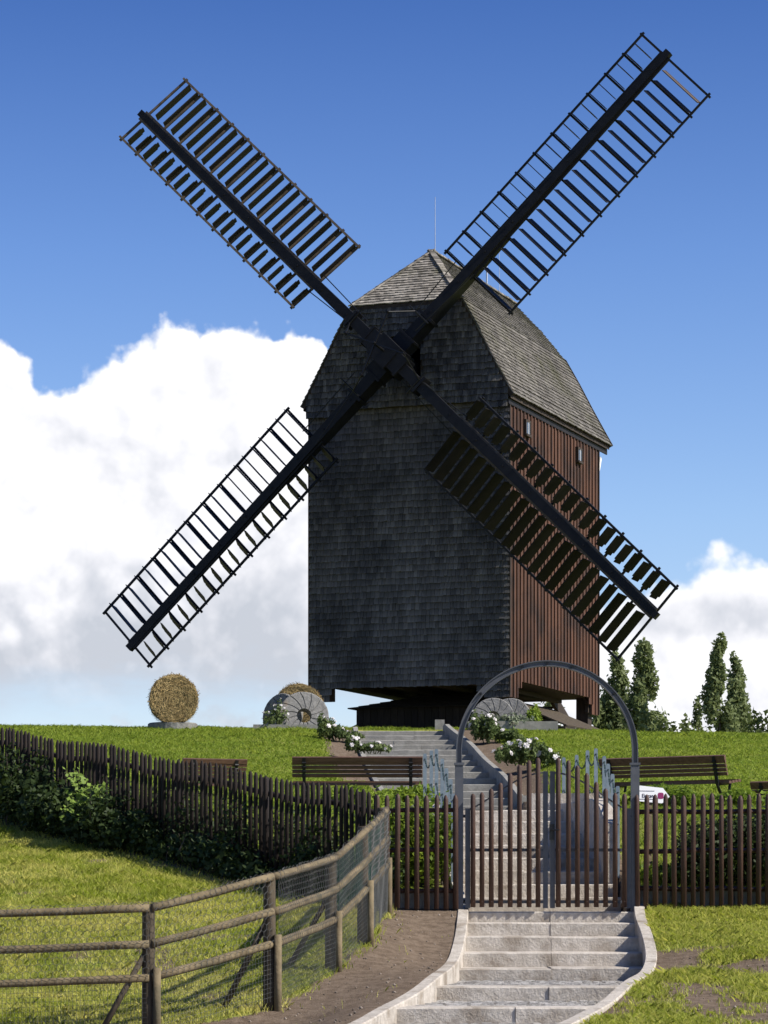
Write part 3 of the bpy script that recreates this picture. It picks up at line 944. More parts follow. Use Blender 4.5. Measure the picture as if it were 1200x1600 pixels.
# ---- sails
TS = R_(21.2); TA = R_(6.4)
sn_ = Vector((-math.sin(TS) * math.cos(TA), -math.cos(TS) * math.cos(TA), math.sin(TA)))
s1 = Vector((math.cos(TS), -math.sin(TS), 0)); s2 = s1.cross(-sn_)
if s2.z < 0: s2 = -s2
HUB = Vector((0.128, 72.81, 13.84))
AL = 46.0; RS = 10.05
# windshaft, poll end
mb = MB()
mb.tube([HUB - sn_ * 2.2, HUB - sn_ * .3], .30, 14)
mb.bar(HUB - sn_ * .62, HUB + sn_ * .42, .66, .66, up=(s1 * math.cos(R_(AL)) + s2 * math.sin(R_(AL))))
for a in (0, 90):
    d = s1 * math.cos(R_(AL + a)) + s2 * math.sin(R_(AL + a))
    off = sn_ * (-.24 if a == 0 else .15)
    for sg in (1, -1):
        mb.bar(HUB + off + d * sg * .30, HUB + off + d * sg * .62, .50, .44, up=sn_)
        mb.bar(HUB + off + d * sg * .62, HUB + off + d * sg * .68, .56, .50, up=sn_)
        mb.bar(HUB + off + d * sg * 1.30, HUB + off + d * sg * 1.37, .48, .44, up=sn_)
hub = mb.build('windshaft', M['black_wood'], mill)
mb = MB()
# striking gear: spider in front of the hub with rods to each sail
tip = HUB + sn_ * 1.0
mb.tube([HUB + sn_ * .2, tip + sn_ * .12], .035, 8)
for k in range(4):
    a = R_(AL + 90 * k + 22)
    d = s1 * math.cos(a) + s2 * math.sin(a)
    mb.bar(tip, tip + d * .85, .035, .06, up=sn_)
    mb.tube([tip + d * .85 - sn_ * .06, tip + d * .85 + sn_ * .10], .03, 6)
    a2 = R_(AL + 90 * k); d2 = s1 * math.cos(a2) + s2 * math.sin(a2)
    t2 = s1 * math.sin(a2) - s2 * math.cos(a2)
    q = HUB + d2 * 1.25 + t2 * -.10 + sn_ * .35
    mb.tube([tip + d * .85, q], .018, 6)
    mb.tube([q - t2 * .22, q + t2 * .5], .022, 6)
    mb.tube([q, HUB + d2 * 2.9 + t2 * -.26 + sn_ * .22], .014, 6)
    mb.tube([HUB + d2 * .9 + t2 * .24 + sn_ * .3, HUB + d2 * 2.9 + t2 * .30 + sn_ * .12], .014, 6)
mb.build('striking_gear', M['iron'], hub)

PHI = {0: (105, 94), 90: (99, 101), 180: (93, 113), 270: (109, 109)}
OM = R_(12)
for k in (0, 90, 180, 270):
    a = R_(AL + k)
    r = s1 * math.cos(a) + s2 * math.sin(a)
    t0 = s1 * math.sin(a) - s2 * math.cos(a)              # clockwise as seen from the front
    tt = t0 * math.cos(OM) - sn_ * math.sin(OM)
    nn = sn_ * math.cos(OM) + t0 * math.sin(OM)
    off = sn_ * (.15 if k in (90, 270) else -.24)
    base = HUB + off
    mb = MB()
    mb.bar(base + r * .25, base + r * 3.1, .30, .36, up=sn_, w1=.25, h1=.30)
    mb.bar(base + r * 3.1, base + r * (RS + .06), .25, .30, up=sn_, w1=.18, h1=.17)
    # reinforcing side beam at the root
    mb.bar(base + r * .5 - sn_ * .26, base + r * (3.4 if k in (90, 270) else 4.2) - sn_ * .20, .26, .22, up=sn_, w1=.2, h1=.12)
    for q in range(9):
        mb.tube([base + r * (1.5 + q) + sn_ * .15, base + r * (1.5 + q) + sn_ * (.19 - .004 * q)], .028, 6)
    sail = mb.build('sail', M['black_wood'], mill)
    mb = MB()
    WW, WN = 1.46, -.82
    r0 = 2.85; nb = 12; st = (RS - .07 - r0) / (nb - 1)
    b2 = base - nn * .10
    for q in range(nb):
        c = b2 + r * (r0 + st * q)
        mb.bar(c + tt * (WN - .07), c + tt * (WW + .07), .055, .05, up=nn)
    for w in (WW, WN):
        mb.bar(b2 + r * (r0 - .08) + tt * w + nn * .052, b2 + r * (RS - .0) + tt * w + nn * .052, .055, .05, up=nn)
    mb.build('sail_frame', M['lath'] if k == 90 else M['black_wood'], sail)
    mb = MB()
    for w in (.145, -.145):
        mb.bar(base + r * (r0 - .1) + tt * w + sn_ * .03, base + r * (RS - .05) + tt * w * .8 + sn_ * .02, .075, .06, up=sn_)
    if k in (90, 270):
        mb.build('batten', M['lath'], sail)
    else:
        mb.build('batten', M['black_wood'], sail)
    # shutters: open boards standing nearly on edge between the bars
    for side, (wa, wb) in enumerate(((.21, WW - .04), (WN + .04, -.21))):
        mb = MB(); raw = MB()
        wid = .34 if k in (90, 270) else .33
        for q in range(2 * nb - 2):
            rr = r0 + st * (q * .5 + .07)
            ph = R_(PHI[k][side] + random.uniform(-2.5, 2.5))
            bdir = r * math.cos(ph) + nn * math.sin(ph)
            cdir = tt.cross(bdir).normalized()
            c = b2 + r * rr + nn * .06
            wq = wid * (1.0 if q % 2 else .93)
            x0, x1 = wa, wb
            tgt = mb
            if k == 0 and side == 0 and q == 2 * nb - 3: tgt = raw
            if side == 1:
                # narrow side: notched board, wider at its outer end
                xm = x0 + (x1 - x0) * .80
                for (ya, yb, ww) in ((x0, xm, wq), (xm, x1 - .03, wq * .70)):
                    p0 = c + tt * ya; p1 = c + tt * yb
                    tgt.bar(p0, p1, .022, ww, up=bdir, t=random.random())
            else:
                p0 = c + tt * x0; p1 = c + tt * x1
                tgt.bar(p0, p1, .022, wq, up=bdir, t=random.random())
        mb.build('louvre_panel', M['louvre'], sail)
        if raw.v: raw.build('replacement_board', M['raw_wood'], sail)

# ---- lightning rods
for px, d, ztop, rr in ((682, 2.0, 18.55, .012), (798, 6.3, 17.95, .03), (815, 7.4, 18.6, .010)):
    Yp = mp(0, d, 0).y
    zt = py2z(308 if px == 682 else (395 if px == 798 else 360), Yp)
    p = mp(.02, d, 17.0)
    mb = MB(); mb.tube([p, Vector((p.x, p.y, zt))], [rr, rr * .7], 6)
    if px == 798:
        mb.box(Vector((p.x, p.y, zt)), .12, .12, .08); mb.bar(Vector((p.x, p.y, zt)), Vector((p.x + .2, p.y, zt + .12)), .02, .02)
    mb.build('lightning_rod', M['galv'], mill)

# white bracket under the rear eaves
mb = MB()
mb.bar(mp(BW / 2 - .1, BL + .06, 11.7), mp(BW / 2 - .1, BL + .5, 12.5), .10, .12)
mb.build('eaves_bracket', M['white_paint'], mill)

# ---- trestle under the body
mb = MB()
mc = mp(0, BL / 2 - .1, 0)
mb.bar(mc + ez * GZ0, mc + ez * (ZB + .5), .75, .75, up=ey)
for a in range(4):
    d = (ex + ey, ex - ey, -ex + ey, -ex - ey)[a].normalized()
    mb.bar(mc + d * 3.2 + ez * (GZ0 + .25), mc + d * .35 + ez * (ZB + .55), .32, .34)
    mb.bar(mc + d * 3.4 + ez * (GZ0 + .12), mc + ez * (GZ0 + .12), .34, .34)
mb.build('trestle', M['shed'], mill)
# low boarded shed round the trestle
mb = MB()
RW = 2.1; wt = GZ0 + 1.0; rt = ZB + .42
for sg in (1, -1):
    for q in range(22):
        e0 = -RW + q * 2 * RW / 22 + RW / 22
        mb.box(mc + ex * e0 + ey * sg * RW + ez * (GZ0 - .1 + wt) * .5, 2 * RW / 22 - .01, .05, wt - GZ0 + .1, ex, ey, ez, random.random())
        mb.box(mc + ey * e0 + ex * sg * RW + ez * (GZ0 - .1 + wt) * .5, .05, 2 * RW / 22 - .01, wt - GZ0 + .1, ex, ey, ez, random.random())
shed = mb.build('trestle_housing', M['shed'], mill)
mb = MB()
ov = RW + .20; zi = wt - .04
for d1, d2 in ((ex, ey), (ey, ex), (-ex, ey), (-ey, ex)):
    nb_ = 9
    for q in range(nb_):
        f0, f1 = q / nb_, (q + 1.15) / nb_
        w0 = ov * (1 - f0) + .3 * f0; w1 = ov * (1 - f1) + .3 * f1
        a0 = mc + d1 * w0 + ez * (zi + (rt - zi) * f0 + .03); a1 = mc + d1 * max(w1, .3) + ez * (zi + (rt - zi) * f1 + .01)
        vs = [a0 - d2 * w0, a0 + d2 * w0, a1 + d2 * w1, a1 - d2 * w1]
        mb.hexa([p - ez * .03 for p in vs] + vs, random.random())
mb.build('housing_roof', M['shed'], shed)
# lean-to on the right: board roof running down to a low wall
mb = MB()
for q in range(9):
    d0 = -2.0 + q * .45
    a0 = mc + ex * (RW - .1) + ey * d0 + ez * (wt + .12); a1 = mc + ex * (RW + 1.55) + ey * d0 + ez * (GZ0 + .42)
    mb.bar(a0 + ey * .22, a1 + ey * .22, .43, .035, t=random.random())
mb.build('lean_to_roof', M['post'], shed)
mb = MB()
for q in range(9):
    d0 = -2.0 + q * .45 + .22
    mb.box(mc + ex * (RW + 1.5) + ey * d0 + ez * (GZ0 + .15), .05, .44, .5, ex, ey, ez, random.random())
mb.box(mc + ex * (RW + .75) - ey * 1.98 + ez * (GZ0 + .15), 1.5, .05, .5, ex, ey, ez)
mb.build('lean_to_wall', M['board_dark'], shed)
# tail stair at the back: sloping boards seen through the side arch
mb = MB()
for sg in (1, -1):
    mb.bar(mp(sg * .9 + .6, BL - .3, ZB + .5), mp(sg * .9 + .6, BL + 3.0, GZ0 + .1), .10, .34)
for q in range(8):
    f = q / 8
    mb.box(mp(.6, BL - .2 + 3.1 * f, ZB + .45 - (ZB + .4 - GZ0) * f), 1.75, .3, .05, ex, ey, ez)
mb.build('tail_stair', M['board_dark'], mill)
# ------------------------------------------------------------------ stone steps
def step_block(mb, xl, xr, yf, yb, z, riser, joint=None, seed=0):
    """one granite step: front edge yf, back yb, top z, slightly uneven and bevelled"""
    rr = random.Random(seed)
    xs = [xl] + ([joint] if joint else []) + [xr]
    for i in range(len(xs) - 1):
        a, b = xs[i] + (.002 if i else 0), xs[i + 1] - (.002 if i < len(xs) - 2 else 0)
        dz = rr.uniform(-.006, .006); dy = rr.uniform(-.008, .008)
        z1 = z + dz; y0 = yf + dy; bv = .012
        zb = z - riser - .12
        n = max(2, int((b - a) / .18))
        prof = [(y0, zb), (y0, z1 - bv), (y0 + bv, z1), (yb, z1), (yb, zb)]
        vs = []; fs = []
        for k in range(n + 1):
            x = a + (b - a) * k / n
            jx = rr.uniform(-.004, .004); jz = rr.uniform(-.003, .003)
            for m, (yy, zz) in enumerate(prof):
                vs.append((x, yy + (jx if m in (1, 2) else 0), zz + (jz if m in (1, 2) else 0)))
        for k in range(n):
            for m in range(5):
                m2 = (m + 1) % 5
                fs.append((k * 5 + m, (k + 1) * 5 + m, (k + 1) * 5 + m2, k * 5 + m2))
        fs.append((0, 1, 2, 3, 4)); fs.append(tuple(n * 5 + m for m in (4, 3, 2, 1, 0)))
        mb.add(vs, fs, rr.uniform(.25, .8))


def kerb(X, ya, yb, z_at, name, parent, w=.115, seg=.85, hgt=.6, side=0, material=None):
    mb = MB(); y = ya
    while y < yb - .05:
        y2 = min(y + seg, yb); n = 6; t = random.uniform(.35, .7)
        vs = []
        for k in range(n + 1):
            yy = y + .004 + (y2 - y - .008) * k / n
            x = float(X(yy)); dx = float(X(yy + .05) - X(yy - .05)) / .1
            nx_, ny_ = 1 / math.hypot(1, dx), -dx / math.hypot(1, dx)
            z = z_at(yy)
            for s_, zz in ((-.5, z - hgt), (-.5, z - .012), (-.44, z), (.44, z), (.5, z - .012), (.5, z - hgt)):
                vs.append((x + nx_ * w * s_, yy + ny_ * w * s_, zz))
        fs = []
        for k in range(n):
            for m in range(6):
                m2 = (m + 1) % 6
                fs.append((k * 6 + m2, (k + 1) * 6 + m2, (k + 1) * 6 + m, k * 6 + m))
        fs.append((5, 4, 3, 2, 1, 0)); fs.append(tuple(n * 6 + m for m in range(6)))
        mb.add(vs, fs, t); y = y2
    return mb.build(name, material or M['granite'], parent)


low = thing('stone_steps', (1.8, 31, low_z[0]), 'pale granite steps below the gate, widening and curving to the left at the bottom', 'steps')
for k in range(len(low_Y)):
    yf = low_Y[k]; yb = (low_Y[k - 1] + .10) if k else MID_Y0 + .25
    yb = min(yb, yf + .45) if k >= 5 else yb
    xl, xr = float(low_L(yf)) + .04, float(low_R(yf)) - .04
    mb = MB()
    step_block(mb, xl, xr, yf, yb, low_z[k], .17, joint=xl + (xr - xl) * (.495 if k < 5 else random.uniform(.36, .6)), seed=k)
    mb.build('step', M['granite'], low)
    if k >= 5:      # the deep treads are cobbled
        mb = MB(); rr = random.Random(k)
        y = yf + .46
        while y < low_Y[k - 1] + .02:
            xa, xb = float(low_L(y)) + .07, float(low_R(y)) - .07
            x = xa
            while x < xb - .03:
                w = rr.uniform(.075, .12); h = rr.uniform(-.012, .003)
                x1 = min(x + w, xb) - .01; y1 = y + rr.uniform(.075, .10)
                zt = low_z[k] + h
                c = [(x, y, zt - .12), (x1, y, zt - .12), (x1, y1, zt - .12), (x, y1, zt - .12),
                     (x + .012, y + .012, zt), (x1 - .012, y + .012, zt), (x1 - .012, y1 - .012, zt), (x + .012, y1 - .012, zt)]
                mb.hexa([Vector(p) for p in c], rr.random()); x += w
            y += .105
        # sandy bed under the cobbles
        bed = MB()
        ys = np.linspace(yf + .42, low_Y[k - 1] + .05, 9)
        for a, b in zip(ys[:-1], ys[1:]):
            bed.quad((float(low_L(a)) + .03, a, low_z[k] - .022), (float(low_R(a)) - .03, a, low_z[k] - .022), (float(low_R(b)) - .03, b, low_z[k] - .022), (float(low_L(b)) + .03, b, low_z[k] - .022))
        ct = mb.build('cobbled_tread', M['cobble'], low)
        bed.build('sand_bed', M['soil'], ct)
zk = lambda y: float(np.interp(y, low_Y[::-1], np.array(low_z[::-1]) + .0))
kerb(low_L, 17.2, 31.35, lambda y: max(Hs(float(low_L(y)), y) + .015, zk(y) + .02), 'kerb', low)
kerb(low_R, 17.2, 31.35, lambda y: max(Hs(float(low_R(y)), y) + .025, zk(y) + .03), 'kerb', low, seg=.7)

midf = thing('stone_steps', (1.8, 33, MID_Z0), 'pale granite steps just behind the wooden gate, between chain railings', 'steps')
for k in range(MID_N):
    yf = MID_Y0 + MID_T * k; z = MID_Z0 + MID_R * (k + 1)
    xl, xr = float(mid_L(yf)) + .03, float(mid_R(yf)) - .03
    mb = MB(); step_block(mb, xl, xr, yf, yf + (MID_T + .1 if k < MID_N - 1 else .9), z, MID_R, joint=xl + (xr - xl) * random.uniform(.4, .6), seed=50 + k)
    mb.build('step', M['granite'], midf)
mb = MB()
for k in range(4):
    xa, xb = .95 + k * .43, .95 + (k + 1) * .43 - .008
    mb.box(((xa + xb) / 2, 31.62, MID_Z0 - .06), xb - xa, .66, .118, t=random.random())
mb.build('landing', M['granite'], midf)
zmid = lambda y: MID_Z0 + MID_R * (1 + (y - MID_Y0) / MID_T)
kerb(mid_L, 31.5, 36.1, lambda y: zmid(min(y, MID_YT)) + .12, 'kerb', midf)
# the curved cheek wall on the right
XC = pchip([31.9, 33.0, 34.2, 35.0, 35.6, 35.9], [2.62, 2.56, 2.46, 2.36, 2.24, 2.12])
kerb(XC, 32.6, 35.9, lambda y: MID_TOP + .08 - .35 * float(sstep(y, 33.6, 32.4)), 'cheek_wall', midf, w=.16, seg=3.4, hgt=1.5, material=M['granite'])
mb = MB()
mb.box((2.35, 36.35, MID_TOP + .10), 1.0, .55, .26)
mb.build('landing_edge', M['granite'], midf)

upf = thing('stone_steps', (.6, 60, up_z[6]), 'long grey granite steps climbing the lawn to the windmill', 'steps')
for k in range(UP_N):
    yf = up_Y[k]
    xl, xr = float(up_L(yf)) + .03, float(up_R(yf)) - .03
    mb = MB(); step_block(mb, xl, xr, yf, yf + UP_T + .1, up_z[k], UP_R, joint=xl + (xr - xl) * random.uniform(.35, .65), seed=90 + k)
    mb.build('step', M['concrete'], upf)
zup = lambda y: float(np.interp(y, up_Y[::-1], up_z[::-1]))
kerb(up_R, 50.6, 66.6, lambda y: zup(y) + .16, 'kerb', upf, w=.11, seg=1.0, material=M['concrete'])
kerb(up_L, 50.6, 66.6, lambda y: zup(y) + .10, 'kerb', upf, w=.11, seg=1.0, material=M['concrete'])

path = MB()
ys = np.linspace(36.4, 50.2, 30)
for a, b in zip(ys[:-1], ys[1:]):
    q = []
    for y, sgn in ((a, 0), (a, 1), (b, 1), (b, 0)):
        x = float(np.interp(y, [35, 44, 51], [0.5, 0.25, 0.1]) if sgn == 0 else np.interp(y, [35, 44, 51], [2.5, 2.5, 2.45]))
        q.append((x, y, float(np.interp(y, [35.2, 51], [MID_TOP - 0.02, up_z[-1] - UP_R])) + .02))
    path.quad(*q)
tag(path.build('path', M['soil']), 'earth path between the two flights of steps', 'path', kind='structure')

# stone block at the head of the steps
mb = MB(); p = at(687, 1141, 66.9)
mb.box((p.x, p.y, p.z + .06), .22, .22, .36)
tag(mb.build('stone_block', M['concrete'], loc=(p.x, p.y, p.z - .1)), 'small square stone block at the top of the long steps', 'stone block')

# ------------------------------------------------------------------ picket fences
PH = 1.22


def picket_mesh(h, r, n=8):
    mb = MB()
    mb.tube([(0, 0, 0), (0, 0, h - .045), (0, 0, h - .012)], [r, r * .97, r * .55], n, point=.012, t=.5)
    return mb


def picket_fence(root, pts, h_at, r, rails, material, rail_r, back, name_post=None, rail_side=1):
    """pts: [(x, y)] of pickets; h_at(i) -> (zbase, height); rails: heights above the base; back: offset vector of rails"""
    protos = []
    for v in range(3):
        o = picket_mesh(1.0, r * (1 + .08 * (v - 1))).build('picket', material, root, smooth=True, loc=(0, 0, 0))
        o.parent = root; protos.append(o)
    RO = Vector(root['_o'])
    for i, (x, y) in enumerate(pts):
        zb, h = h_at(i)
        src = protos[i % 3]
        o = src if i < 3 else src.copy()
        if i >= 3:
            scene.collection.objects.link(o)
        o.parent = root
        o.location = Vector((x, y, zb)) - RO
        o.scale = (1, 1, h)
        o.rotation_euler = (random.uniform(-.008, .008), random.uniform(-.010, .010), random.uniform(0, 6))
    for rh in rails:
        mb = MB()
        P = [Vector((x, y, h_at(i)[0] + rh)) + back for i, (x, y) in enumerate(pts)]
        k = 0
        while k < len(P) - 1:
            k2 = min(k + 18, len(P) - 1)
            mb.tube(P[k:k2 + 1:3] + ([P[k2]] if (k2 - k) % 3 else []), rail_r, 8)
            k = k2
        mb.build('fence_rail', material, root, smooth=True)


# in front of the garden, left of the gate
fy = 31.0
xsL = [px2x(p, fy) for p in (590, 605.3, 620.5, 635.7, 651, 667, 682, 697, 712)]
zL = py2z(1420, fy)
f1 = thing('picket_fence', (xsL[4], fy, zL), 'short dark brown picket fence between the wire fence and the gate', 'fence', 'fences of the mill garden')
picket_fence(f1, [(x, fy) for x in xsL], lambda i: (zL + random.uniform(-.01, .01), 1.235), .028, (.20, .63, 1.06), M['picket'], .024, Vector((0, .05, 0)))
pxR = [996.5, 1009, 1024, 1038.5, 1053.5, 1068.5, 1083, 1097.5, 1112.5, 1127, 1141.5, 1156.5, 1171, 1185, 1199.5, 1214.5, 1229.5, 1244.5] + [1259.5 + 14.8 * i for i in range(24)]
zR = py2z(1416, fy)
f2 = thing('picket_fence', (px2x(1100, fy), fy, zR), 'dark brown picket fence on the grass right of the gate', 'fence', 'fences of the mill garden')
picket_fence(f2, [(px2x(p, fy), fy) for p in pxR], lambda i: (zR - .03 + random.uniform(-.012, .008), 1.24 + random.uniform(-.012, .012)), .029, (.22, .63, 1.05), M['picket'], .026, Vector((0, .055, 0)))
# stubs that carry the rails: short round ends seen between pickets
for i, p in enumerate(pxR[1:18]):
    for rh in (.22, .63, 1.05):
        x = px2x(p, fy); mb = MB()
        mb.tube([(x + .012, fy, zR + rh - .03), (x + .05, fy + .035, zR + rh - .03)], .018, 6)
        mb.build('rail_bracket', M['picket'], f2, smooth=True)
# concrete plinth behind
for xa, xb, zz in ((px2x(594, fy), px2x(716, fy), zL), (px2x(1000, fy), px2x(1602, fy), zR)):
    mb = MB(); n = 4 if xb - xa < 1 else 12
    for k in range(n):
        a = xa + (xb - xa) * k / n; b = xa + (xb - xa) * (k + 1) / n - .008
        mb.box(((a + b) / 2, fy + .17, zz + .02), b - a, .08, .36, t=random.random())
    o = mb.build('plinth', M['concrete'], f1 if zz == zL else f2)

# old fence running away uphill on the left
LEN = 11.1; nP = int(LEN / .112)
of = thing('picket_fence', (-2.5, 34.7, .5), 'long dark old picket fence overgrown with brambles beside the meadow', 'fence', 'fences of the mill garden')
opts = []
oz = []
for i in range(nP):
    s = .09 + i * .112
    p = FA + FD * s
    opts.append((p[0], p[1]))
    zt = float(np.interp(s, [0, 4.2, 9.06, 12], [1.17, 1.72, 2.33, 2.66])) + .025 * math.sin(s * 2.3) + random.uniform(-.012, .012)
    oz.append((zt - PH, PH))
picket_fence(of, opts, lambda i: oz[i], .025, (.30, 1.0), M['picket_old'], .032, Vector((FN[0] * .06, FN[1] * .06, 0)))
for q in range(6):
    i = min(q * 18 + 4, nP - 1)
    mb = MB(); x, y = opts[i]
    mb.tube([(x + FN[0] * .13, y + FN[1] * .13, oz[i][0] - .1), (x + FN[0] * .13, y + FN[1] * .13, oz[i][0] + 1.16)], .05, 10)
    mb.build('fence_post', M['picket_old'], of, smooth=True)

# ------------------------------------------------------------------ arch and gate
GYP = 31.0
ax0, ax1 = px2x(717.5, GYP), px2x(993, GYP)
acx = (ax0 + ax1) / 2; ar = (ax1 - ax0) / 2
zf = py2z(1424, GYP); zs = py2z(1195, GYP); ztop = py2z(1036, GYP)
spr = ztop - ar
arch = thing('garden_arch', (acx, GYP, zf), 'grey blue steel arch spanning the wooden gate', 'arch')
for sx in (ax0, ax1):
    mb = MB()
    mb.box((sx, GYP + .06, (zf - .3 + zs) / 2), .088, .09, zs - zf + .3)
    mb.box((sx, GYP + .06, zs + .012), .108, .108, .024)
    mb.build('arch_post', M['steel'], arch)
mb = MB()
N = 44
vs = []; fs = []
prof = []
pathp = [(ax0, zs + .02, 0.0), (ax0, spr, 0.0)] + [(acx - ar * math.cos(math.pi * k / N), spr + ar * math.sin(math.pi * k / N), math.pi * k / N) for k in range(1, N)] + [(ax1, spr, math.pi), (ax1, zs + .02, math.pi)]
# channel section: two flanges and a recessed web
sec = [(-.031, -.05), (-.031, .05), (.031, .05), (.031, -.05), (.020, -.05), (.020, -.030), (-.020, -.030), (-.020, -.05)]
for (x, z, a) in pathp:
    nx_, nz_ = -math.cos(a), math.sin(a)
    for (o_, d_) in sec:
        vs.append((x + nx_ * o_, GYP + .06 + d_, z + nz_ * o_))
m_ = len(sec)
for i in range(len(pathp) - 1):
    for k in range(m_):
        k2 = (k + 1) % m_
        fs.append((i * m_ + k, i * m_ + k2, (i + 1) * m_ + k2, (i + 1) * m_ + k))
mb.add(vs, fs)
mb.build('arch_bow', M['steel'], arch)
mb = MB()
for k in (10, 18, 22, 26, 34):
    a = math.pi * k / N
    p = Vector((acx - ar * math.cos(a), GYP + .01, spr + ar * math.sin(a)))
    mb.tube([p - Vector((0, .012, 0)), p + Vector((0, .02, 0))], .014, 8)
mb.build('bolt', M['iron'], arch)

gate = thing('gate', (acx, GYP, zf), 'double leaf wooden picket gate with rounded top under the steel arch', 'gate')
def gate_leaf(side, xs_px, tops, hinge_px, meet_px):
    zb = py2z(1419, GYP)
    leaf_name = 'gate_leaf'
    mb = MB()
    xh, xm = px2x(hinge_px, GYP), px2x(meet_px, GYP)
    mb.box((xh, GYP + .035, (zb + py2z(1263, GYP)) / 2), .055, .045, py2z(1263, GYP) - zb)
    mb.box((xm, GYP + .035, (zb + py2z(1205, GYP)) / 2), .052, .045, py2z(1205, GYP) - zb)
    for py in (1328, 1409):
        mb.box(((xh + xm) / 2, GYP + .035, py2z(py, GYP)), abs(xm - xh) - .055, .03, .034)
    # bowed top bar
    n = 14
    for k in range(n):
        def bp(t):
            x = xh + (xm - xh) * t
            return Vector((x, GYP + .04, py2z(1265 - 58 * math.sin(t * math.pi / 2) ** 1.35, GYP)))
        mb.bar(bp(k / n), bp((k + 1.06) / n), .016, .045, up=(0, 1, 0))
    leaf = mb.build(leaf_name, M['steel'], gate)
    for p, t in zip(xs_px, tops):
        x = px2x(p, GYP); h = py2z(t, GYP) - zb
        m2 = MB()
        m2.tube([(x, GYP - .02, zb + .01), (x, GYP - .02, zb + h - .03), (x, GYP - .02, zb + h - .008)], [.027, .026, .016], 8, point=.01)
        for py in (1328, 1409):
            m2.tube([(x, GYP - .052, py2z(py, GYP)), (x, GYP - .042, py2z(py, GYP))], .007, 6)
        m2.build('picket', M['picket'], leaf, smooth=True)
    return leaf
gate_leaf(0, (739, 753, 767.5, 782, 797, 811.5, 826.5, 840.5), (1240, 1238, 1232, 1223, 1208, 1195, 1188, 1184), 731, 852.5)
lf = gate_leaf(1, (872, 888, 902, 916.5, 931.5, 946, 961, 975.5), (1184, 1188, 1196, 1208, 1222, 1232, 1239, 1240), 982, 863.5)
mb = MB()
lx = px2x(862, GYP)
mb.box((lx, GYP - .005, py2z(1300, GYP)), .05, .04, .17)
mb.tube([(lx, GYP - .03, py2z(1297, GYP)), (lx, GYP - .075, py2z(1297, GYP)), (lx + .08, GYP - .078, py2z(1297, GYP))], .009, 6)
mb.build('lock', M['iron'], gate)
mb = MB()
for py in (1275, 1408):
    for sx in (ax0, ax1):
        s_ = 1 if sx == ax0 else -1
        mb.tube([(sx + s_ * .04, GYP + .04, py2z(py, GYP)), (sx + s_ * .085, GYP + .04, py2z(py, GYP))], .016, 8)
        mb.tube([(sx + s_ * .085, GYP + .04, py2z(py + 5, GYP)), (sx + s_ * .085, GYP + .04, py2z(py - 5, GYP))], .018, 8)
mb.build('hinge', M['iron'], gate)

# ------------------------------------------------------------------ chain railings
def chain_railing(posts, label, chains=(.0,), base=None):
    c = posts[0][0]
    root = thing('chain_railing', (c.x, c.y, posts[0][1]), label, 'railing', 'pale blue chain railings beside the steps')
    for top, zb in posts:
        mb = MB(); mb.box((top.x, top.y, (top.z + zb) / 2), .045, .045, top.z - zb)
        mb.box((top.x, top.y, top.z + .006), .034, .034, .012)
        mb.build('railing_post', M['rail_blue'], root)
    for (a, za), (b, zb) in zip(posts[:-1], posts[1:]):
        for drop in chains:
            mb = MB(); n = 14
            p0 = a - Vector((0, .03, .06 + drop)); p1 = b - Vector((0, .03, .06 + drop))
            P = []
            for k in range(n + 1):
                t = k / n; p = p0.lerp(p1, t); p.z -= .13 * 4 * t * (1 - t)
                P.append(p)
            for k in range(n):
                d = P[k + 1] - P[k]
                mb.bar(P[k] - d * .1, P[k + 1] + d * .1, .020 if k % 2 else .007, .007 if k % 2 else .020)
            mb.build('chain', M['chain'], root)
    return root


lp = []
for px, py, Y in ((664, 1179, 37.4), (674, 1174, 36.7), (682, 1172, 36.0), (691, 1187, 34.8), (697.5, 1202, 33.8), (704, 1219, 32.9), (708, 1242, 32.1)):
    p = at(px, py, Y); lp.append((p, max(Hs(p.x, p.y), p.z - 1.0) - .05))
chain_railing(lp, 'pale blue chain railing left of the gate, beside the bench', (0, .36))
rp = []
for px, py, Y in ((881, 1185, 37.9), (901, 1181, 37.2), (918, 1174, 36.6), (931, 1171, 36.0), (944, 1183, 35.0), (950, 1195, 34.3), (957, 1211, 33.5), (965, 1230, 32.6)):
    p = at(px, py, Y); rp.append((p, max(Hs(p.x, p.y), p.z - 1.0) - .05))
chain_railing(rp, 'pale blue chain railing rising right behind the gate', (0, .36))

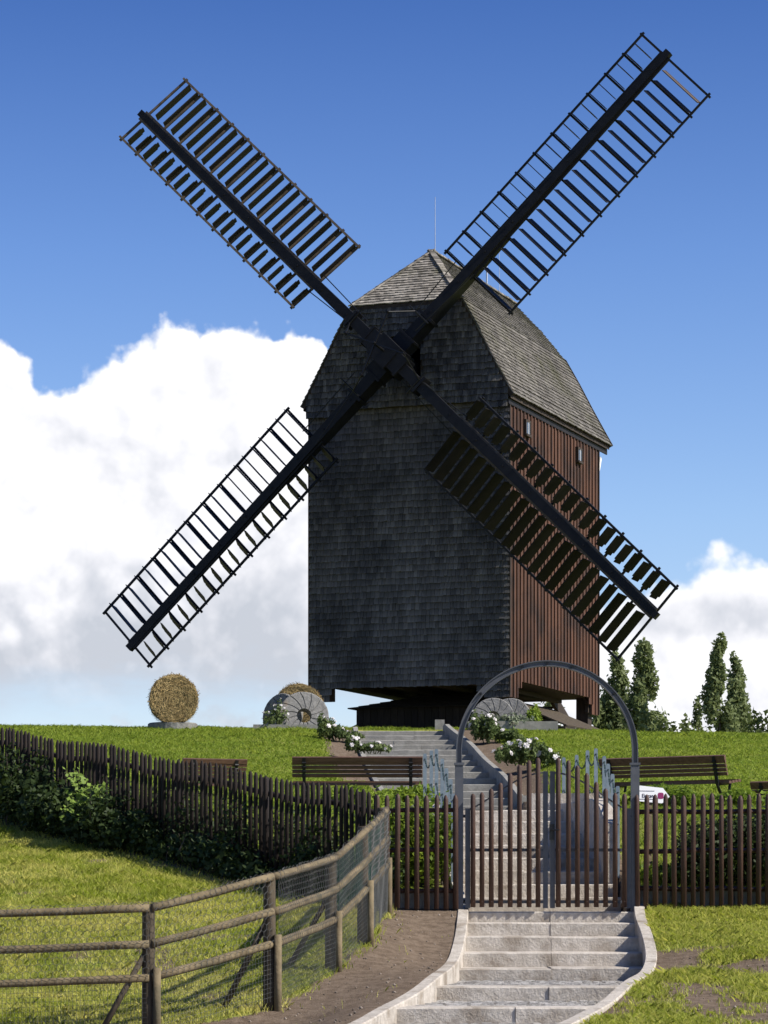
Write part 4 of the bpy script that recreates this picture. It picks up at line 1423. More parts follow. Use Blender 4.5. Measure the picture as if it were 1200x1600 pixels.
# ------------------------------------------------------------------ benches (seen from behind)
def bench(cx, cy, zg, rot, L, label):
    root = thing('park_bench', (cx, cy, zg), label, 'bench', 'benches looking up at the mill')
    a = Vector((math.cos(rot), math.sin(rot), 0)); b = Vector((-math.sin(rot), math.cos(rot), 0)); o = Vector((cx, cy, zg))
    def P(u, d, z): return o + a * u + b * d + ez * z
    for k, (d, z, hh) in enumerate(((-.065, .555, .048), (-.09, .617, .048), (-.112, .679, .048), (-.135, .741, .048))):
        mb = MB(); mb.bar(P(-L / 2, d, z), P(L / 2, d, z), .036, hh, up=(ez - b * .35), t=random.random()); mb.build('back_slat', M['slat'], root)
    mb = MB(); mb.bar(P(-L / 2, -.155, .80), P(L / 2, -.155, .80), .05, .07, up=(ez - b * .35)); mb.build('top_rail', M['slat_top'], root)
    for k in range(4):
        mb = MB(); mb.bar(P(-L / 2, .03 + k * .105, .43 + .012 * k), P(L / 2, .03 + k * .105, .43 + .012 * k), .085, .04, t=random.random()); mb.build('seat_slat', M['slat'], root)
    for s_ in (-1, 1):
        u = s_ * (L / 2 - .18)
        mb = MB()
        mb.bar(P(u, -.185, .82), P(u, -.06, .40), .05, .03, up=b)
        for zz, dd in ((.555, -.105), (.617, -.13), (.679, -.15), (.741, -.175)):
            mb.tube([P(u - .03, dd, zz), P(u + .03, dd, zz)], .02, 6)
        pts = [P(u, -.06, .40), P(u, .0, .32), P(u, .10, .22), P(u, .08, .10), P(u, -.06, -.06)]
        mb.tube(pts, .026, 6)
        mb.tube([P(u, -.02, .395), P(u, .38, .43)], .022, 6)
        mb.tube([P(u, .38, .43), P(u, .30, .2), P(u, .36, -.06)], .024, 6)
        mb.build('bench_leg', M['cast'], root)
    return root


def bench_px(pl, pr, ptop_l, ptop_r, Y, label, dY=0.0):
    xl, xr = px2x(pl, Y), px2x(pr, Y + dY)
    L = math.hypot(xr - xl, dY); zt = (py2z(ptop_l, Y) + py2z(ptop_r, Y + dY)) / 2
    return bench((xl + xr) / 2, Y + dY / 2, zt - .83, math.atan2(dY, xr - xl), L, label)


bench_px(457, 660, 1184, 1184, 44.0, 'brown slatted bench left of the steps, near the chain railing', 0.0)
bench_px(944, 1140, 1181, 1187, 45.2, 'brown slatted bench on the right, behind the arch post', -1.2)
bench_px(281, 381, 1187, 1187, 46.0, 'brown bench half hidden behind the old picket fence', 0.4)
bench_px(1178, 1300, 1221, 1222, 46.5, 'bench cut off by the right edge, only its end in view', -.6)

# ------------------------------------------------------------------ rail and wire fence
RP = [(-125, 23.7), (232, 24.0), (421, 24.8), (517, 27.0), (567, 28.2), (597, 30.55)]
RPpy = [1424, 1413, 1364, 1335, 1291, 1262]
rpos = []
for (px, Y), py in zip(RP, RPpy):
    p = at(px, py, Y); rpos.append(p)
rf = thing('wire_fence', (rpos[2].x, rpos[2].y, rpos[2].z - 1.07), 'low rustic rail fence covered in wire mesh, curving beside the dirt path', 'fence')
rbase = [Vector((p.x, p.y, min(Hs(p.x, p.y), p.z - .95) - .02)) for p in rpos]
HT = [.0, .30, .58]                                        # drop of the three rails below the post top
for i, p in enumerate(rpos):
    mb = MB(); b = rbase[i]
    mb.tube([b - ez * .3, b + ez * .25, p + ez * -.02, p], [.058, .056, .053, .047], 12, t=random.random())
    mb.build('fence_post', M['post'], rf, smooth=True)
    # light short stake beside it, carrying the lowest rail
    if i >= 1:
        mb = MB(); q = Vector((b.x + .075, b.y - .05, b.z))
        mb.tube([q - ez * .2, Vector((q.x, q.y, p.z - HT[2] + .05))], .034, 10, t=random.random()); mb.build('stake', M['rail'], rf, smooth=True)
    # brace into the meadow
    if 1 <= i <= 4:
        mb = MB(); d = Vector((-.62, .35, 0))
        e_ = Vector((b.x - .42, b.y - .35 + .2 * i, 0)); e_.z = Hs(e_.x, e_.y) - .05
        mb.tube([p - ez * .36, e_], .026, 8); mb.build('brace', M['post'], rf, smooth=True)
PT = {}
for h in range(3):
    for i in range(len(rpos) - 1):
        mb = MB()
        a = rpos[i] - ez * (HT[h] + .03); b = rpos[i + 1] - ez * (HT[h] + .03)
        d = (b - a).normalized(); side = Vector((d.y, -d.x, 0)) * .045
        n = 7; pts = []
        for k in range(n):
            t = k / (n - 1); p = a.lerp(b, t) + side + ez * (-.008 * 4 * t * (1 - t) + random.uniform(-.003, .003))
            pts.append(p)
        mb.tube(pts, [.035 + random.uniform(-.002, .002) for _ in pts], 10, t=random.random())
        mb.build('fence_rail', M['rail'], rf, smooth=True)


def wire_seg(co, fa, p, q, r):
    d = q - p
    if d.length < 1e-5: return
    d.normalize(); a = d.cross(Vector((.3, .5, .8))).normalized(); b = d.cross(a)
    o = len(co)
    for e_ in (p, q):
        for k in range(3):
            an = k * 2.0944
            v = e_ + (a * math.cos(an) + b * math.sin(an)) * r
            co.append(v)
    for k in range(3):
        k2 = (k + 1) % 3
        fa.append((o + k, o + k2, o + 3 + k2, o + 3 + k))


# hexagonal netting over the upper two thirds, wrapped over the rails
co = []; fa = []; co2 = []; fa2 = []; co3 = []; fa3 = []
for i in range(len(rpos) - 1):
    a, b = rpos[i], rpos[i + 1]; L = (b - a).length; d = (b - a).normalized()
    side = Vector((d.y, -d.x, 0)); side.normalize()
    def S(u, v, off=.088):
        """u along, v height measured down from the top rail"""
        t = min(max(u / L, 0), 1)
        p = a.lerp(b, t)
        near = min(abs(v - .03), abs(v - HT[1] - .03), abs(v - HT[2] - .03))
        o_ = off + .004 * math.sin(u * 9) if near < .05 else off - .012 + .008 * math.sin(u * 7 + v * 5)
        if v < 0: o_ = .045 + .02 * math.sin(u * 11)
        return p - ez * v + side * o_
    cw = .062; ch = .072
    rows = int(.64 / (ch * .75)) + 1; cols = int(L / cw) + 1
    for rr_ in range(rows):
        for c in range(cols):
            u = (c + (rr_ % 2) * .5) * cw; v = -.02 + rr_ * ch * .75
            j = lambda: random.uniform(-.004, .004)
            A_ = S(u, v); B_ = S(u + cw / 2 + j(), v + ch * .25 + j()); C_ = S(u - cw / 2 + j(), v + ch * .25 + j())
            D_ = S(u - cw / 2, v + ch * .75)
            for x_, y_ in ((A_, B_), (A_, C_), (C_, D_)):
                wire_seg(co, fa, x_.copy(), y_.copy(), .0021)
    # welded square mesh on the lower third
    v0, v1 = .62, 1.10
    for c in range(int(L / .032)):
        u = c * .032
        g0 = S(u, v0, .07); g1 = S(u, v1, .07)
        wire_seg(co2, fa2, g0, g1, .0015)
    for k in range(12):
        v = v0 + .04 * k
        nn_ = 10
        for m_2 in range(nn_):
            wire_seg(co2, fa2, S(L * m_2 / nn_, v, .07), S(L * (m_2 + 1) / nn_, v, .07), .0015)
    # finer green netting on the far bays
    if i >= 3:
        for c in range(int(L / .02)):
            wire_seg(co3, fa3, S(c * .02, .02, .02), S(c * .02 + .02, .62, .02), .0010)
        for k in range(30):
            wire_seg(co3, fa3, S(0, .02 + .02 * k, .02), S(L, .02 + .02 * k, .02), .0010)
for nm, c_, f_, m_3 in (('wire_mesh', co, fa, 'wire'), ('square_mesh', co2, fa2, 'wire'), ('green_netting', co3, fa3, 'net')):
    o = np_mesh(nm, np.array([tuple(v) for v in c_]), f_, np.full(len(c_), .5), M[m_3], rf)

# ------------------------------------------------------------------ sign
SY = 32.6
sg = thing('sign', (px2x(1017, SY), SY, py2z(1335, SY)), 'white arrow shaped sign with lettering on a wooden post behind the fence', 'sign')
mb = MB()
sx0, sx1, sxt = px2x(997, SY), px2x(1036, SY), px2x(1048.5, SY)
zt0, zt1, zm, zb0, zb1 = py2z(1227.5, SY), py2z(1231, SY), py2z(1244.5, SY), py2z(1252, SY), py2z(1255, SY)
pl = [(sx0, zb0), (sx1, zb1), (sxt, zm), (sx1 + .01, zt1), (sx0, zt0)]
f_ = [Vector((x, SY, z)) for x, z in pl]; b_ = [p + Vector((0, .018, 0)) for p in f_]
mb.add(f_ + b_, [(0, 1, 2, 3, 4), (9, 8, 7, 6, 5)] + [(k, k + 5, (k + 1) % 5 + 5, (k + 1) % 5) for k in range(5)])
board = mb.build('sign_board', M['sign_white'], sg)
mb = MB()
for py in (1236.2, 1249.0):
    mb.box(((sx0 + px2x(1023, SY)) / 2, SY - .002, py2z(py - .3, SY)), px2x(1023, SY) - sx0, .002, .005)
mb.build('sign_line', M['sign_black'], board)
mb = MB()
cxp = px2x(1033.5, SY); czp = py2z(1243.2, SY); n = 24; wv = .036; vs = []
for k in range(n):
    an = 2 * math.pi * k / n; c_, s_ = math.cos(an), math.sin(an)
    rr_ = 1 / (abs(c_) ** 4 + abs(s_) ** 4) ** .25
    vs.append(Vector((cxp + c_ * wv * rr_, SY - .002, czp + s_ * wv * rr_)))
mb.add(vs + [v + Vector((0, .0018, 0)) for v in vs], [tuple(range(n))] + [(k, (k + 1) % n, (k + 1) % n + n, k + n) for k in range(n)])
mb.build('emblem', M['sign_purple'], board)
cu = bpy.data.curves.new('lettering', 'FONT'); cu.body = 'Eingang'; cu.size = .062; cu.extrude = .0008
lt = bpy.data.objects.new('lettering', cu); scene.collection.objects.link(lt)
bpy.context.view_layer.update()
me_ = bpy.data.meshes.new_from_object(lt)
bpy.data.objects.remove(lt); bpy.data.curves.remove(cu)
me_.materials.clear(); me_.materials.append(M['sign_black'])
lt = bpy.data.objects.new('lettering', me_); scene.collection.objects.link(lt)
lt.parent = board
lt.location = Vector((px2x(1001.8, SY), SY - .003, py2z(1246.2, SY))) - Vector(sg['_o'])
lt.rotation_euler = (R_(90), 0, 0)
wd = max(v.co.x for v in me_.vertices); lt.scale = (px2x(1024.5, SY) - px2x(1001.8, SY)) / wd, 1, 1
sg.rotation_euler = (0, 0, R_(17))
mb = MB(); xp = px2x(1016, SY)
mb.box((xp, SY + .045, (py2z(1228, SY) + Hs(xp, SY)) / 2 - .05), .06, .05, py2z(1228, SY) - Hs(xp, SY)); mb.build('sign_post', M['rail'], sg)
# ------------------------------------------------------------------ straw bales, millstones
def bale(cx, cy, zb, R, W, rot, label, group='round straw bales'):
    root = thing('straw_bale', (cx, cy, zb), label, 'straw bale', group)
    a = Vector((math.cos(rot), math.sin(rot), 0)); b = Vector((-math.sin(rot), math.cos(rot), 0))   # b: axis, away from the viewer
    c = Vector((cx, cy, zb + R * .97))
    mb = MB(); n = 40; vs = []; rad = []
    for k in range(n): rad.append(R * (1 + random.uniform(-.02, .02) + .02 * math.sin(k * .9)) * (1 - .035 * max(0, -math.sin(2 * math.pi * k / n))))
    for d in (-W / 2, -W / 2 + .08, W / 2 - .08, W / 2):
        e_ = .955 if abs(d) == W / 2 else 1
        for k in range(n):
            an = 2 * math.pi * k / n
            vs.append(c + b * d + (a * math.cos(an) + ez * math.sin(an)) * rad[k] * e_)
    fs = [(q * n + k, q * n + (k + 1) % n, (q + 1) * n + (k + 1) % n, (q + 1) * n + k) for q in range(3) for k in range(n)]
    vs += [c - b * W / 2, c + b * W / 2]
    fs += [((k + 1) % n, k, 4 * n) for k in range(n)] + [(3 * n + k, 3 * n + (k + 1) % n, 4 * n + 1) for k in range(n)]
    mb.add(vs, fs, .35)
    body = mb.build('straw_body', M['straw'], root)
    mb = MB()
    for q in range(5200):                       # loose straws on the end face and rim
        if q < 3600:
            rr = R * .97 * math.sqrt(random.random()); an = random.uniform(0, 2 * math.pi)
            p = c - b * (W / 2 + random.uniform(-.005, .03)) + (a * math.cos(an) + ez * math.sin(an)) * rr
            ta = an + math.pi / 2 + random.gauss(0, .6)
            d = a * math.cos(ta) + ez * math.sin(ta) - b * random.uniform(-.25, .3)
        else:
            an = random.uniform(0, 2 * math.pi)
            p = c + b * random.uniform(-W / 2, W / 2) + (a * math.cos(an) + ez * math.sin(an)) * (R * random.uniform(.97, 1.012))
            ta = an + math.pi / 2 + random.gauss(0, .35)
            d = a * math.cos(ta) + ez * math.sin(ta) + b * random.gauss(0, .4)
        d.normalize(); l = random.uniform(.03, .10)
        w = d.cross(b if q < 3600 else (a * math.cos(an) + ez * math.sin(an)))
        if w.length < .01: continue
        w.normalize(); w *= random.uniform(.003, .006)
        lift = (-b if q < 3600 else (a * math.cos(an) + ez * math.sin(an))) * 0.35 * random.uniform(.005, .03)
        mb.add([p - d * l - w, p - d * l + w, p + d * l + w + lift, p + d * l - w + lift], [(0, 1, 2, 3)], min(1, max(0, .45 + .3 * math.sin(rr * 75 + an) + random.gauss(0, .22))) if q < 3600 else random.random())
    st = mb.build('loose_straw', M['straw'], body); st['kind'] = 'stuff'
    return root


BY = 66.0
bp_ = at(271, 1131, BY)
bale(bp_.x, BY, bp_.z, .555, 1.1, R_(5), 'round golden straw bale standing on a stone disc on the left of the lawn')
mb = MB(); n = 26
p = at(270, 1136, BY)
mb.tube([(p.x, BY - .02, p.z - .12), (p.x, BY - .02, p.z + .06), (p.x, BY - .02, p.z + .085)], [.56, .57, .54], n)
tag(mb.build('stone_disc', M['stone'], loc=(p.x, BY, p.z - .1)), 'flat round stone under the golden straw bale', 'stone disc')
b2_ = at(467, 1100, 68.0)
bale(b2_.x, 68.6, py2z(1068, 68.0) - 1.12, .57, 1.1, R_(-2), 'second straw bale, mostly hidden behind the grooved millstone')


def millstone(cx, cy, cz, R, T_, yaw, tilt, label, grooves=14, hole=.17, twist=.5):
    root_o = Vector((cx, cy, cz))
    a = Vector((math.cos(yaw), math.sin(yaw), 0)); b0 = Vector((-math.sin(yaw), math.cos(yaw), 0))
    u = ez * math.cos(tilt) + b0 * math.sin(tilt); b = a.cross(u); b = b if b.dot(b0) > 0 else -b
    mb = MB()
    nr = 9; na = grooves * 5
    vs = []; fs = []
    def pt(an, r, d): return root_o + (a * math.cos(an) + u * math.sin(an)) * r + b * d
    for i in range(nr):
        r = hole + (R - .02 - hole) * i / (nr - 1)
        for k in range(na):
            g_ = k % 5
            base_a = 2 * math.pi * (k // 5) / grooves
            da = {0: 0, 1: .035, 2: .07, 3: .105, 4: .26}[g_]
            an = base_a + da * (1.0 if g_ == 4 else min(1.6, .28 / max(r, .15))) + twist * (r - hole) / R
            d = -T_ / 2 + (.018 if g_ in (1, 2) else 0) + random.uniform(-.0025, .0025)
            vs.append(pt(an, r, d))
    for i in range(nr - 1):
        for k in range(na):
            k2 = (k + 1) % na
            fs.append((i * na + k, i * na + k2, (i + 1) * na + k2, (i + 1) * na + k))
    o = len(vs)
    rings = [(R, -T_ / 2 + .02), (R, T_ / 2 - .02), (R - .02, T_ / 2), (hole, T_ / 2), (hole, -T_ / 2)]
    tw = twist * (R - .02 - hole) / R
    for (r, d) in rings:
        for k in range(na):
            i_ = (nr - 1) * na + k if r >= R - .02 else k
            src = vs[i_] - root_o; an = math.atan2(src.dot(u), src.dot(a))
            vs.append(pt(an, r * (1 + random.uniform(-.004, .004)), d))
    prev = (nr - 1) * na
    for q in range(len(rings)):
        cur = o + q * na
        for k in range(na):
            k2 = (k + 1) % na
            fs.append((prev + k, prev + k2, cur + k2, cur + k))
        prev = cur
    for k in range(na):
        k2 = (k + 1) % na
        fs.append((prev + k, prev + k2, k2, k))
    mb.add(vs, fs)
    ob = mb.build('millstone', M['stone'], loc=(cx, cy, cz - R))
    return tag(ob, label, 'millstone', 'old millstones on the lawn')


p = at(474, 1120, 66.0)
millstone(p.x, 66.1, p.z, .575, .26, R_(10), R_(14), 'grey grooved millstone with dark centre hole, leaning left of the steps')
p = at(441, 1116, 66.3)
millstone(p.x, 66.75, p.z, .50, .30, R_(-38), R_(12), 'pale millstone turned aside behind a flowering twig')
p = at(771, 1124, 66.6)
millstone(p.x, 66.7, p.z, .50, .24, R_(-8), R_(16), 'millstone with visible hole right of the steps, behind grey shrubs')
p = at(798, 1124, 67.1)
millstone(p.x, 67.25, p.z, .50, .24, R_(-10), R_(16), 'rearmost millstone, leaning behind the one with shrubs')
for (pa, pb, py, Y, lab) in ((396, 515, 1138, 65.6, 'long pale stone slab under the millstones left of the steps'), (731, 872, 1133, 65.8, 'pale stone edging in front of the right hand millstones')):
    xa, xb = px2x(pa, Y), px2x(pb, Y); zz = py2z(py, Y); mb = MB(); nq = 2
    for k in range(nq):
        x0 = xa + (xb - xa) * k / nq; x1 = xa + (xb - xa) * (k + 1) / nq - .01
        mb.box(((x0 + x1) / 2, Y + random.uniform(-.01, .01), zz - .10), x1 - x0, .28, .36, t=random.random())
    tag(mb.build('stone_slab', M['concrete'], loc=((xa + xb) / 2, Y, zz - .2)), lab, 'stone slab')

# ------------------------------------------------------------------ leaves
def leaf_arrays(pts, nrm, size, rn, flat=0.5):
    """pointed leaves at pts, roughly facing nrm; returns co (N*4,3)"""
    n = len(pts)
    d = rn.normal(size=(n, 3)); d /= np.linalg.norm(d, axis=1)[:, None]
    N_ = nrm * flat + rn.normal(size=(n, 3)) * (1 - flat) * .8
    N_ /= np.linalg.norm(N_, axis=1)[:, None] + 1e-9
    u = d - (d * N_).sum(1)[:, None] * N_
    u /= np.linalg.norm(u, axis=1)[:, None] + 1e-9
    w = np.cross(N_, u)
    s = size * rn.uniform(.6, 1.3, n)
    u = u * s[:, None]; w = w * (s * .55)[:, None]
    co = np.stack([pts - u, pts + w - N_ * (s * .12)[:, None], pts + u, pts - w - N_ * (s * .12)[:, None]], 1)
    return co.reshape(-1, 3)


def leaves(name, pts, nrm, size, tints, material, parent=None, flat=.5, seed=1):
    rn = np.random.default_rng(seed)
    co = leaf_arrays(pts, nrm, size, rn, flat)
    fa = np.arange(len(pts) * 4).reshape(-1, 4)
    return np_mesh(name, co, fa, np.repeat(np.clip(tints, 0, 1), 4), material, parent)


def lumps_cloud(lumps, n, seed, shell=.55):
    """points through the volume of several ellipsoid clumps: (c, (rx,ry,rz), weight)"""
    rn = np.random.default_rng(seed)
    w = np.array([l[1][0] * l[1][1] * l[1][2] for l in lumps]) ** .7
    k = rn.choice(len(lumps), n, p=w / w.sum())
    C = np.array([l[0] for l in lumps])[k]; S = np.array([l[1] for l in lumps])[k]
    d = rn.normal(size=(n, 3)); d /= np.linalg.norm(d, axis=1)[:, None]
    r = rn.uniform(0, 1, n) ** shell
    r = r * (1 + .16 * rn.normal(size=n) * (rn.uniform(0, 1, n) > .6))
    return C + d * S * r[:, None], d, r, k


def shrub(name, label, cat, base, lumps, n, size, material, seed, group=None, stems=8, stem_mat='bark', part='foliage', flowers=0, fsize=.04, ftop=True):
    root = thing(name, base, label, cat, group)
    pts, d, r, k = lumps_cloud(lumps, n, seed)
    rn = np.random.default_rng(seed + 5)
    gz = H(pts[:, 0], pts[:, 1], False)
    ok = pts[:, 2] > gz - .02
    pts, d, r, k = pts[ok], d[ok], r[ok], k[ok]
    tl = rn.uniform(0, 1, 60)[k % 60]
    t = .15 + .35 * rn.uniform(0, 1, len(pts)) + .45 * tl
    leaves(part, pts, d * np.array([.6, .6, 1]) + np.array([0, 0, .35]), size, t, M[material], root, .45, seed)
    mb = MB(); rr = random.Random(seed)
    for q in range(stems):
        l = lumps[q % len(lumps)]
        c = Vector(l[0]); b = Vector((base[0] + (c.x - base[0]) * .6 + rr.uniform(-.1, .1), base[1] + (c.y - base[1]) * .6 + rr.uniform(-.1, .1), 0)); b.z = Hs(b.x, b.y) - .05
        e_ = c + Vector((rr.uniform(-.6, .6) * l[1][0], rr.uniform(-.6, .6) * l[1][1], l[1][2] * .7))
        m_ = b.lerp(e_, .5) + Vector((rr.uniform(-.08, .08), rr.uniform(-.08, .08), .05))
        mb.tube([b, m_, e_], [.012, .009, .004], 5)
    mb.build('stem', M[stem_mat], root)
    if flowers:
        mb = MB(); cand = [i for i in range(len(pts)) if r[i] > .75 and (d[i][2] > -.1) and d[i][1] < .5]
        rr.shuffle(cand)
        for i in cand[:flowers]:
            c = Vector(pts[i]) + Vector(d[i]) * .03
            fs_ = fsize * rr.uniform(.6, 1.25)
            ax_ = (Vector(d[i]) + Vector((rr.gauss(0, .4), -.5 + rr.gauss(0, .3), .5))).normalized()
            sx_ = ax_.cross(Vector((.3, .8, .1))).normalized(); sy_ = ax_.cross(sx_)
            tt_ = rr.random()
            for ring, (nn_, rad, lift) in enumerate(((6, 1.0, .1), (5, .7, .35), (4, .4, .55))):
                for q in range(nn_):
                    an = 2 * math.pi * q / nn_ + ring * .5 + rr.uniform(-.15, .15)
                    o_ = sx_ * math.cos(an) + sy_ * math.sin(an); w_ = sx_ * -math.sin(an) + sy_ * math.cos(an)
                    p0 = c + ax_ * fs_ * .1 * ring; p1 = c + o_ * fs_ * rad + ax_ * fs_ * lift
                    mb.add([p0, p0.lerp(p1, .6) + w_ * fs_ * .42 * rad - ax_ * fs_ * .08, p1, p0.lerp(p1, .6) - w_ * fs_ * .42 * rad - ax_ * fs_ * .08], [(0, 1, 2, 3)], tt_)
        mb.build('blossom', M['petal'], root)
    return root


def strip_lumps(pxs, Y, top_py, depth, lo=0.0, rnd=1, wob=.06, step=.28):
    """clumps along a clipped strip: pixel range at depth Y, top at row top_py"""
    rr = random.Random(rnd); x = px2x(pxs[0], Y); x1 = px2x(pxs[1], Y); L = []
    while x < x1:
        zt = py2z(top_py if not callable(top_py) else top_py(600 + x * FPX / Y), Y) + rr.uniform(-wob, wob)
        for q in range(2):
            yy = Y + depth * (q - .5) * .6 + rr.uniform(-.05, .05)
            zg = Hs(x, yy) + lo; h = max(.15, zt - zg)
            L.append(((x, yy, zg + h * .5), (step * .8, depth * .5, h * .52)))
        x += step * rr.uniform(.7, 1.1)
    return L


def base_of(l):
    x = sum(q[0][0] for q in l) / len(l); y = sum(q[0][1] for q in l) / len(l)
    return (x, y, Hs(x, y))


# hedges
L_ = strip_lumps((522, 664), 41.6, lambda p: 1233 - 5 * math.sin(p * .05), .7, rnd=3, wob=.05)
shrub('hedge', 'low light green hedge along the back of the left bench', 'hedge', base_of(L_), L_, 5200, .040, 'leaf_hedge', 21, 'low hedges of the garden', stems=14)
L_ = strip_lumps((598, 706), 32.4, lambda p: 1236 + 10 * math.sin(p * .09) + (25 if p > 690 else 0), .6, rnd=4, wob=.09, step=.2)
shrub('hedge', 'bright green shrubbery behind the short fence left of the gate', 'hedge', base_of(L_), L_, 9000, .032, 'leaf_hedge', 22, 'low hedges of the garden', stems=16)
L_ = strip_lumps((966, 1078), 39.6, lambda p: 1236 + 5 * math.sin(p * .06), .7, rnd=5, wob=.06)
shrub('hedge', 'light green hedge behind the white arrow sign', 'hedge', base_of(L_), L_, 4500, .040, 'leaf_hedge', 23, 'low hedges of the garden', stems=12)
L_ = strip_lumps((1062, 1235), 38.6, lambda p: 1240 + 6 * math.sin(p * .07), .7, rnd=6, wob=.06)
shrub('hedge', 'darker green hedge below the right hand bench', 'hedge', base_of(L_), L_, 6500, .038, 'leaf_hedge', 24, 'low hedges of the garden', stems=14)
L_ = strip_lumps((1078, 1240), 32.3, lambda p: 1284 - 22 * math.sin((p - 1078) * .018), .8, rnd=7, wob=.08, step=.22)
shrub('hedge', 'dense dark hedge close behind the right picket fence', 'hedge', base_of(L_), L_, 9000, .034, 'leaf_bramble', 25, 'low hedges of the garden', stems=16)
L_ = strip_lumps((1000, 1080), 32.4, lambda p: 1372 + 8 * math.sin(p * .2), .5, rnd=8, wob=.05, step=.2)
shrub('bush', 'sparse low plants at the foot of the right fence beside the sign post', 'bush', base_of(L_), L_, 1800, .03, 'leaf_hedge', 26, stems=8)

# brambles swallowing the old fence: separate bushes along its meadow side
def bramble(s0, s1, hgt, out, label, seed, n, size=.045, mat_='leaf_bramble', side=-1):
    rr = random.Random(seed); L = []; s = s0
    while s < s1:
        for q in range(2):
            o_ = out * rr.uniform(.05, .6)
            p = FA + FD * s + FN * side * o_
            zg = Hs(p[0], p[1]); h = hgt * rr.uniform(.55, 1.1) * (1 - .35 * q)
            L.append(((p[0], p[1], zg + h * .48), (.24, .20 + out * .22, h * .5)))
        s += rr.uniform(.16, .3)
    return shrub('bramble_bush', label, 'bush', base_of(L), L, n, size, mat_, seed, 'bushes along the old picket fence', stems=16)


bramble(6.6, 10.4, 1.15, .75, 'tall bramble bush over the far left end of the old fence', 31, 7500)
bramble(5.0, 7.3, .80, .80, 'leafy bramble bush spreading onto the shaded meadow edge', 32, 8000)
bramble(2.7, 5.1, .48, .40, 'dark bramble thicket at the middle of the old fence', 33, 2600)
bramble(.5, 2.7, .32, .30, 'low dark bramble by the corner of the old fence', 34, 1300)
bramble(.3, 4.8, .98, .7, 'green shrubs on the garden side of the old fence', 35, 9000, .036, 'leaf_bramble', 1)
bramble(4.7, 10.2, 1.0, .7, 'shrubs behind the upper part of the old fence', 36, 7000, .04, 'leaf_bramble', 1)
# one bright spray hanging out over the meadow
rr = random.Random(40)
p0 = FA + FD * 6.2 - FN * .35
root = thing('bramble_spray', (p0[0], p0[1], Hs(p0[0], p0[1])), 'pale leafy bramble spray arching out of the dark bushes', 'bramble')
mb = MB(); pts = []; nr = []
for q in range(5):
    a0 = Vector((p0[0] + rr.uniform(-.1, .3), p0[1] + rr.uniform(-.1, .1), Hs(p0[0], p0[1]) + .2))
    a1 = a0 + Vector((.12 + rr.uniform(-.15, .15), -.25, .75 + rr.uniform(-.15, .12)))
    a2 = a1 + Vector((rr.uniform(-.35, .2), -.45, -.35 + rr.uniform(-.3, .2)))
    P_ = []
    for k in range(13):
        t = k / 12; P_.append(a0 * (1 - t) ** 2 + a1 * 2 * t * (1 - t) + a2 * t * t)
    mb.tube(P_, [.008 - .0004 * k for k in range(13)], 5)
    for k in range(3, 13):
        for m_ in range(5):
            pts.append(tuple(P_[k] + Vector((rr.gauss(0, .05), rr.gauss(0, .05), rr.gauss(0, .045))))); nr.append((rr.uniform(-.2, .9), -.5, .8))
mb.build('stem', M['stem'], root)
leaves('foliage', np.array(pts), np.array(nr), .045, np.random.default_rng(3).uniform(.6, 1, len(pts)), M['leaf_spray'], root, .7, 41)

# roses and shrubs by the upper steps
def rosebush(px0, px1, py_top, py_bot, Y, label, seed, n, fl, size=.035, fs=.05, mat_='leaf_rose', name='rose_bush', cat='rose bush', grp='rose bushes by the steps', nl=10):
    rr = random.Random(seed); L = []
    for q in range(nl):
        t = (q + rr.random()) / nl
        px = px0 + (px1 - px0) * t
        tp = np.interp(t, [0, .5, 1], py_top) + rr.uniform(-6, 6); bt = np.interp(t, [0, .5, 1], py_bot)
        x = px2x(px, Y); zt, zb = py2z(tp, Y), py2z(bt, Y)
        zt = max(zt, Hs(x, Y) + .12)
        zb = Hs(x, Y)
        L.append(((x, Y + rr.uniform(-.2, .2), (zt + zb) / 2), (abs(px2x(px1, Y) - px2x(px0, Y)) / nl * 1.1, .26, (zt - zb) * .52)))
    return shrub(name, label, cat, base_of(L), L, n, size, mat_, seed, grp, stems=14, stem_mat='stem', flowers=fl, fsize=fs)


rosebush(778, 872, (1168, 1152, 1170), (1200, 1205, 1205), 55.5, 'rose bush with large white blooms on the right side of the steps', 51, 4200, 34, fs=.062, nl=13)
rosebush(736, 815, (1112, 1126, 1150), (1150, 1165, 1180), 62.0, 'rambling rose with few white blooms in front of the right millstones', 52, 4200, 12, fs=.055, nl=13)
rosebush(498, 566, (1106, 1140, 1152), (1140, 1165, 1180), 62.5, 'loose rose bush with white blooms beside the left millstone slab', 53, 3200, 18, fs=.055, nl=11)
rosebush(540, 612, (1148, 1160, 1170), (1180, 1185, 1190), 58.5, 'low rose with pale pink white blooms at the left edge of the long steps', 54, 2200, 16, fs=.05, nl=11)
rosebush(735, 835, (1122, 1117, 1124), (1134, 1134, 1134), 65.9, 'grey green sage bush in front of the right millstones', 55, 2600, 0, .045, mat_='leaf_sage', name='sage_bush', cat='bush', grp=None)
rosebush(822, 846, (1108, 1100, 1106), (1134, 1134, 1134), 66.2, 'upright yellow green shrub beside the right millstones', 56, 900, 0, .045, mat_='leaf_hedge', name='shrub', cat='bush', grp=None, nl=4)
rosebush(418, 448, (1112, 1086, 1108), (1136, 1136, 1136), 65.75, 'slender flowering twig plant in front of the pale millstone', 57, 520, 16, .04, .035, mat_='leaf_rose', name='flowering_shrub', cat='bush', grp=None, nl=5)

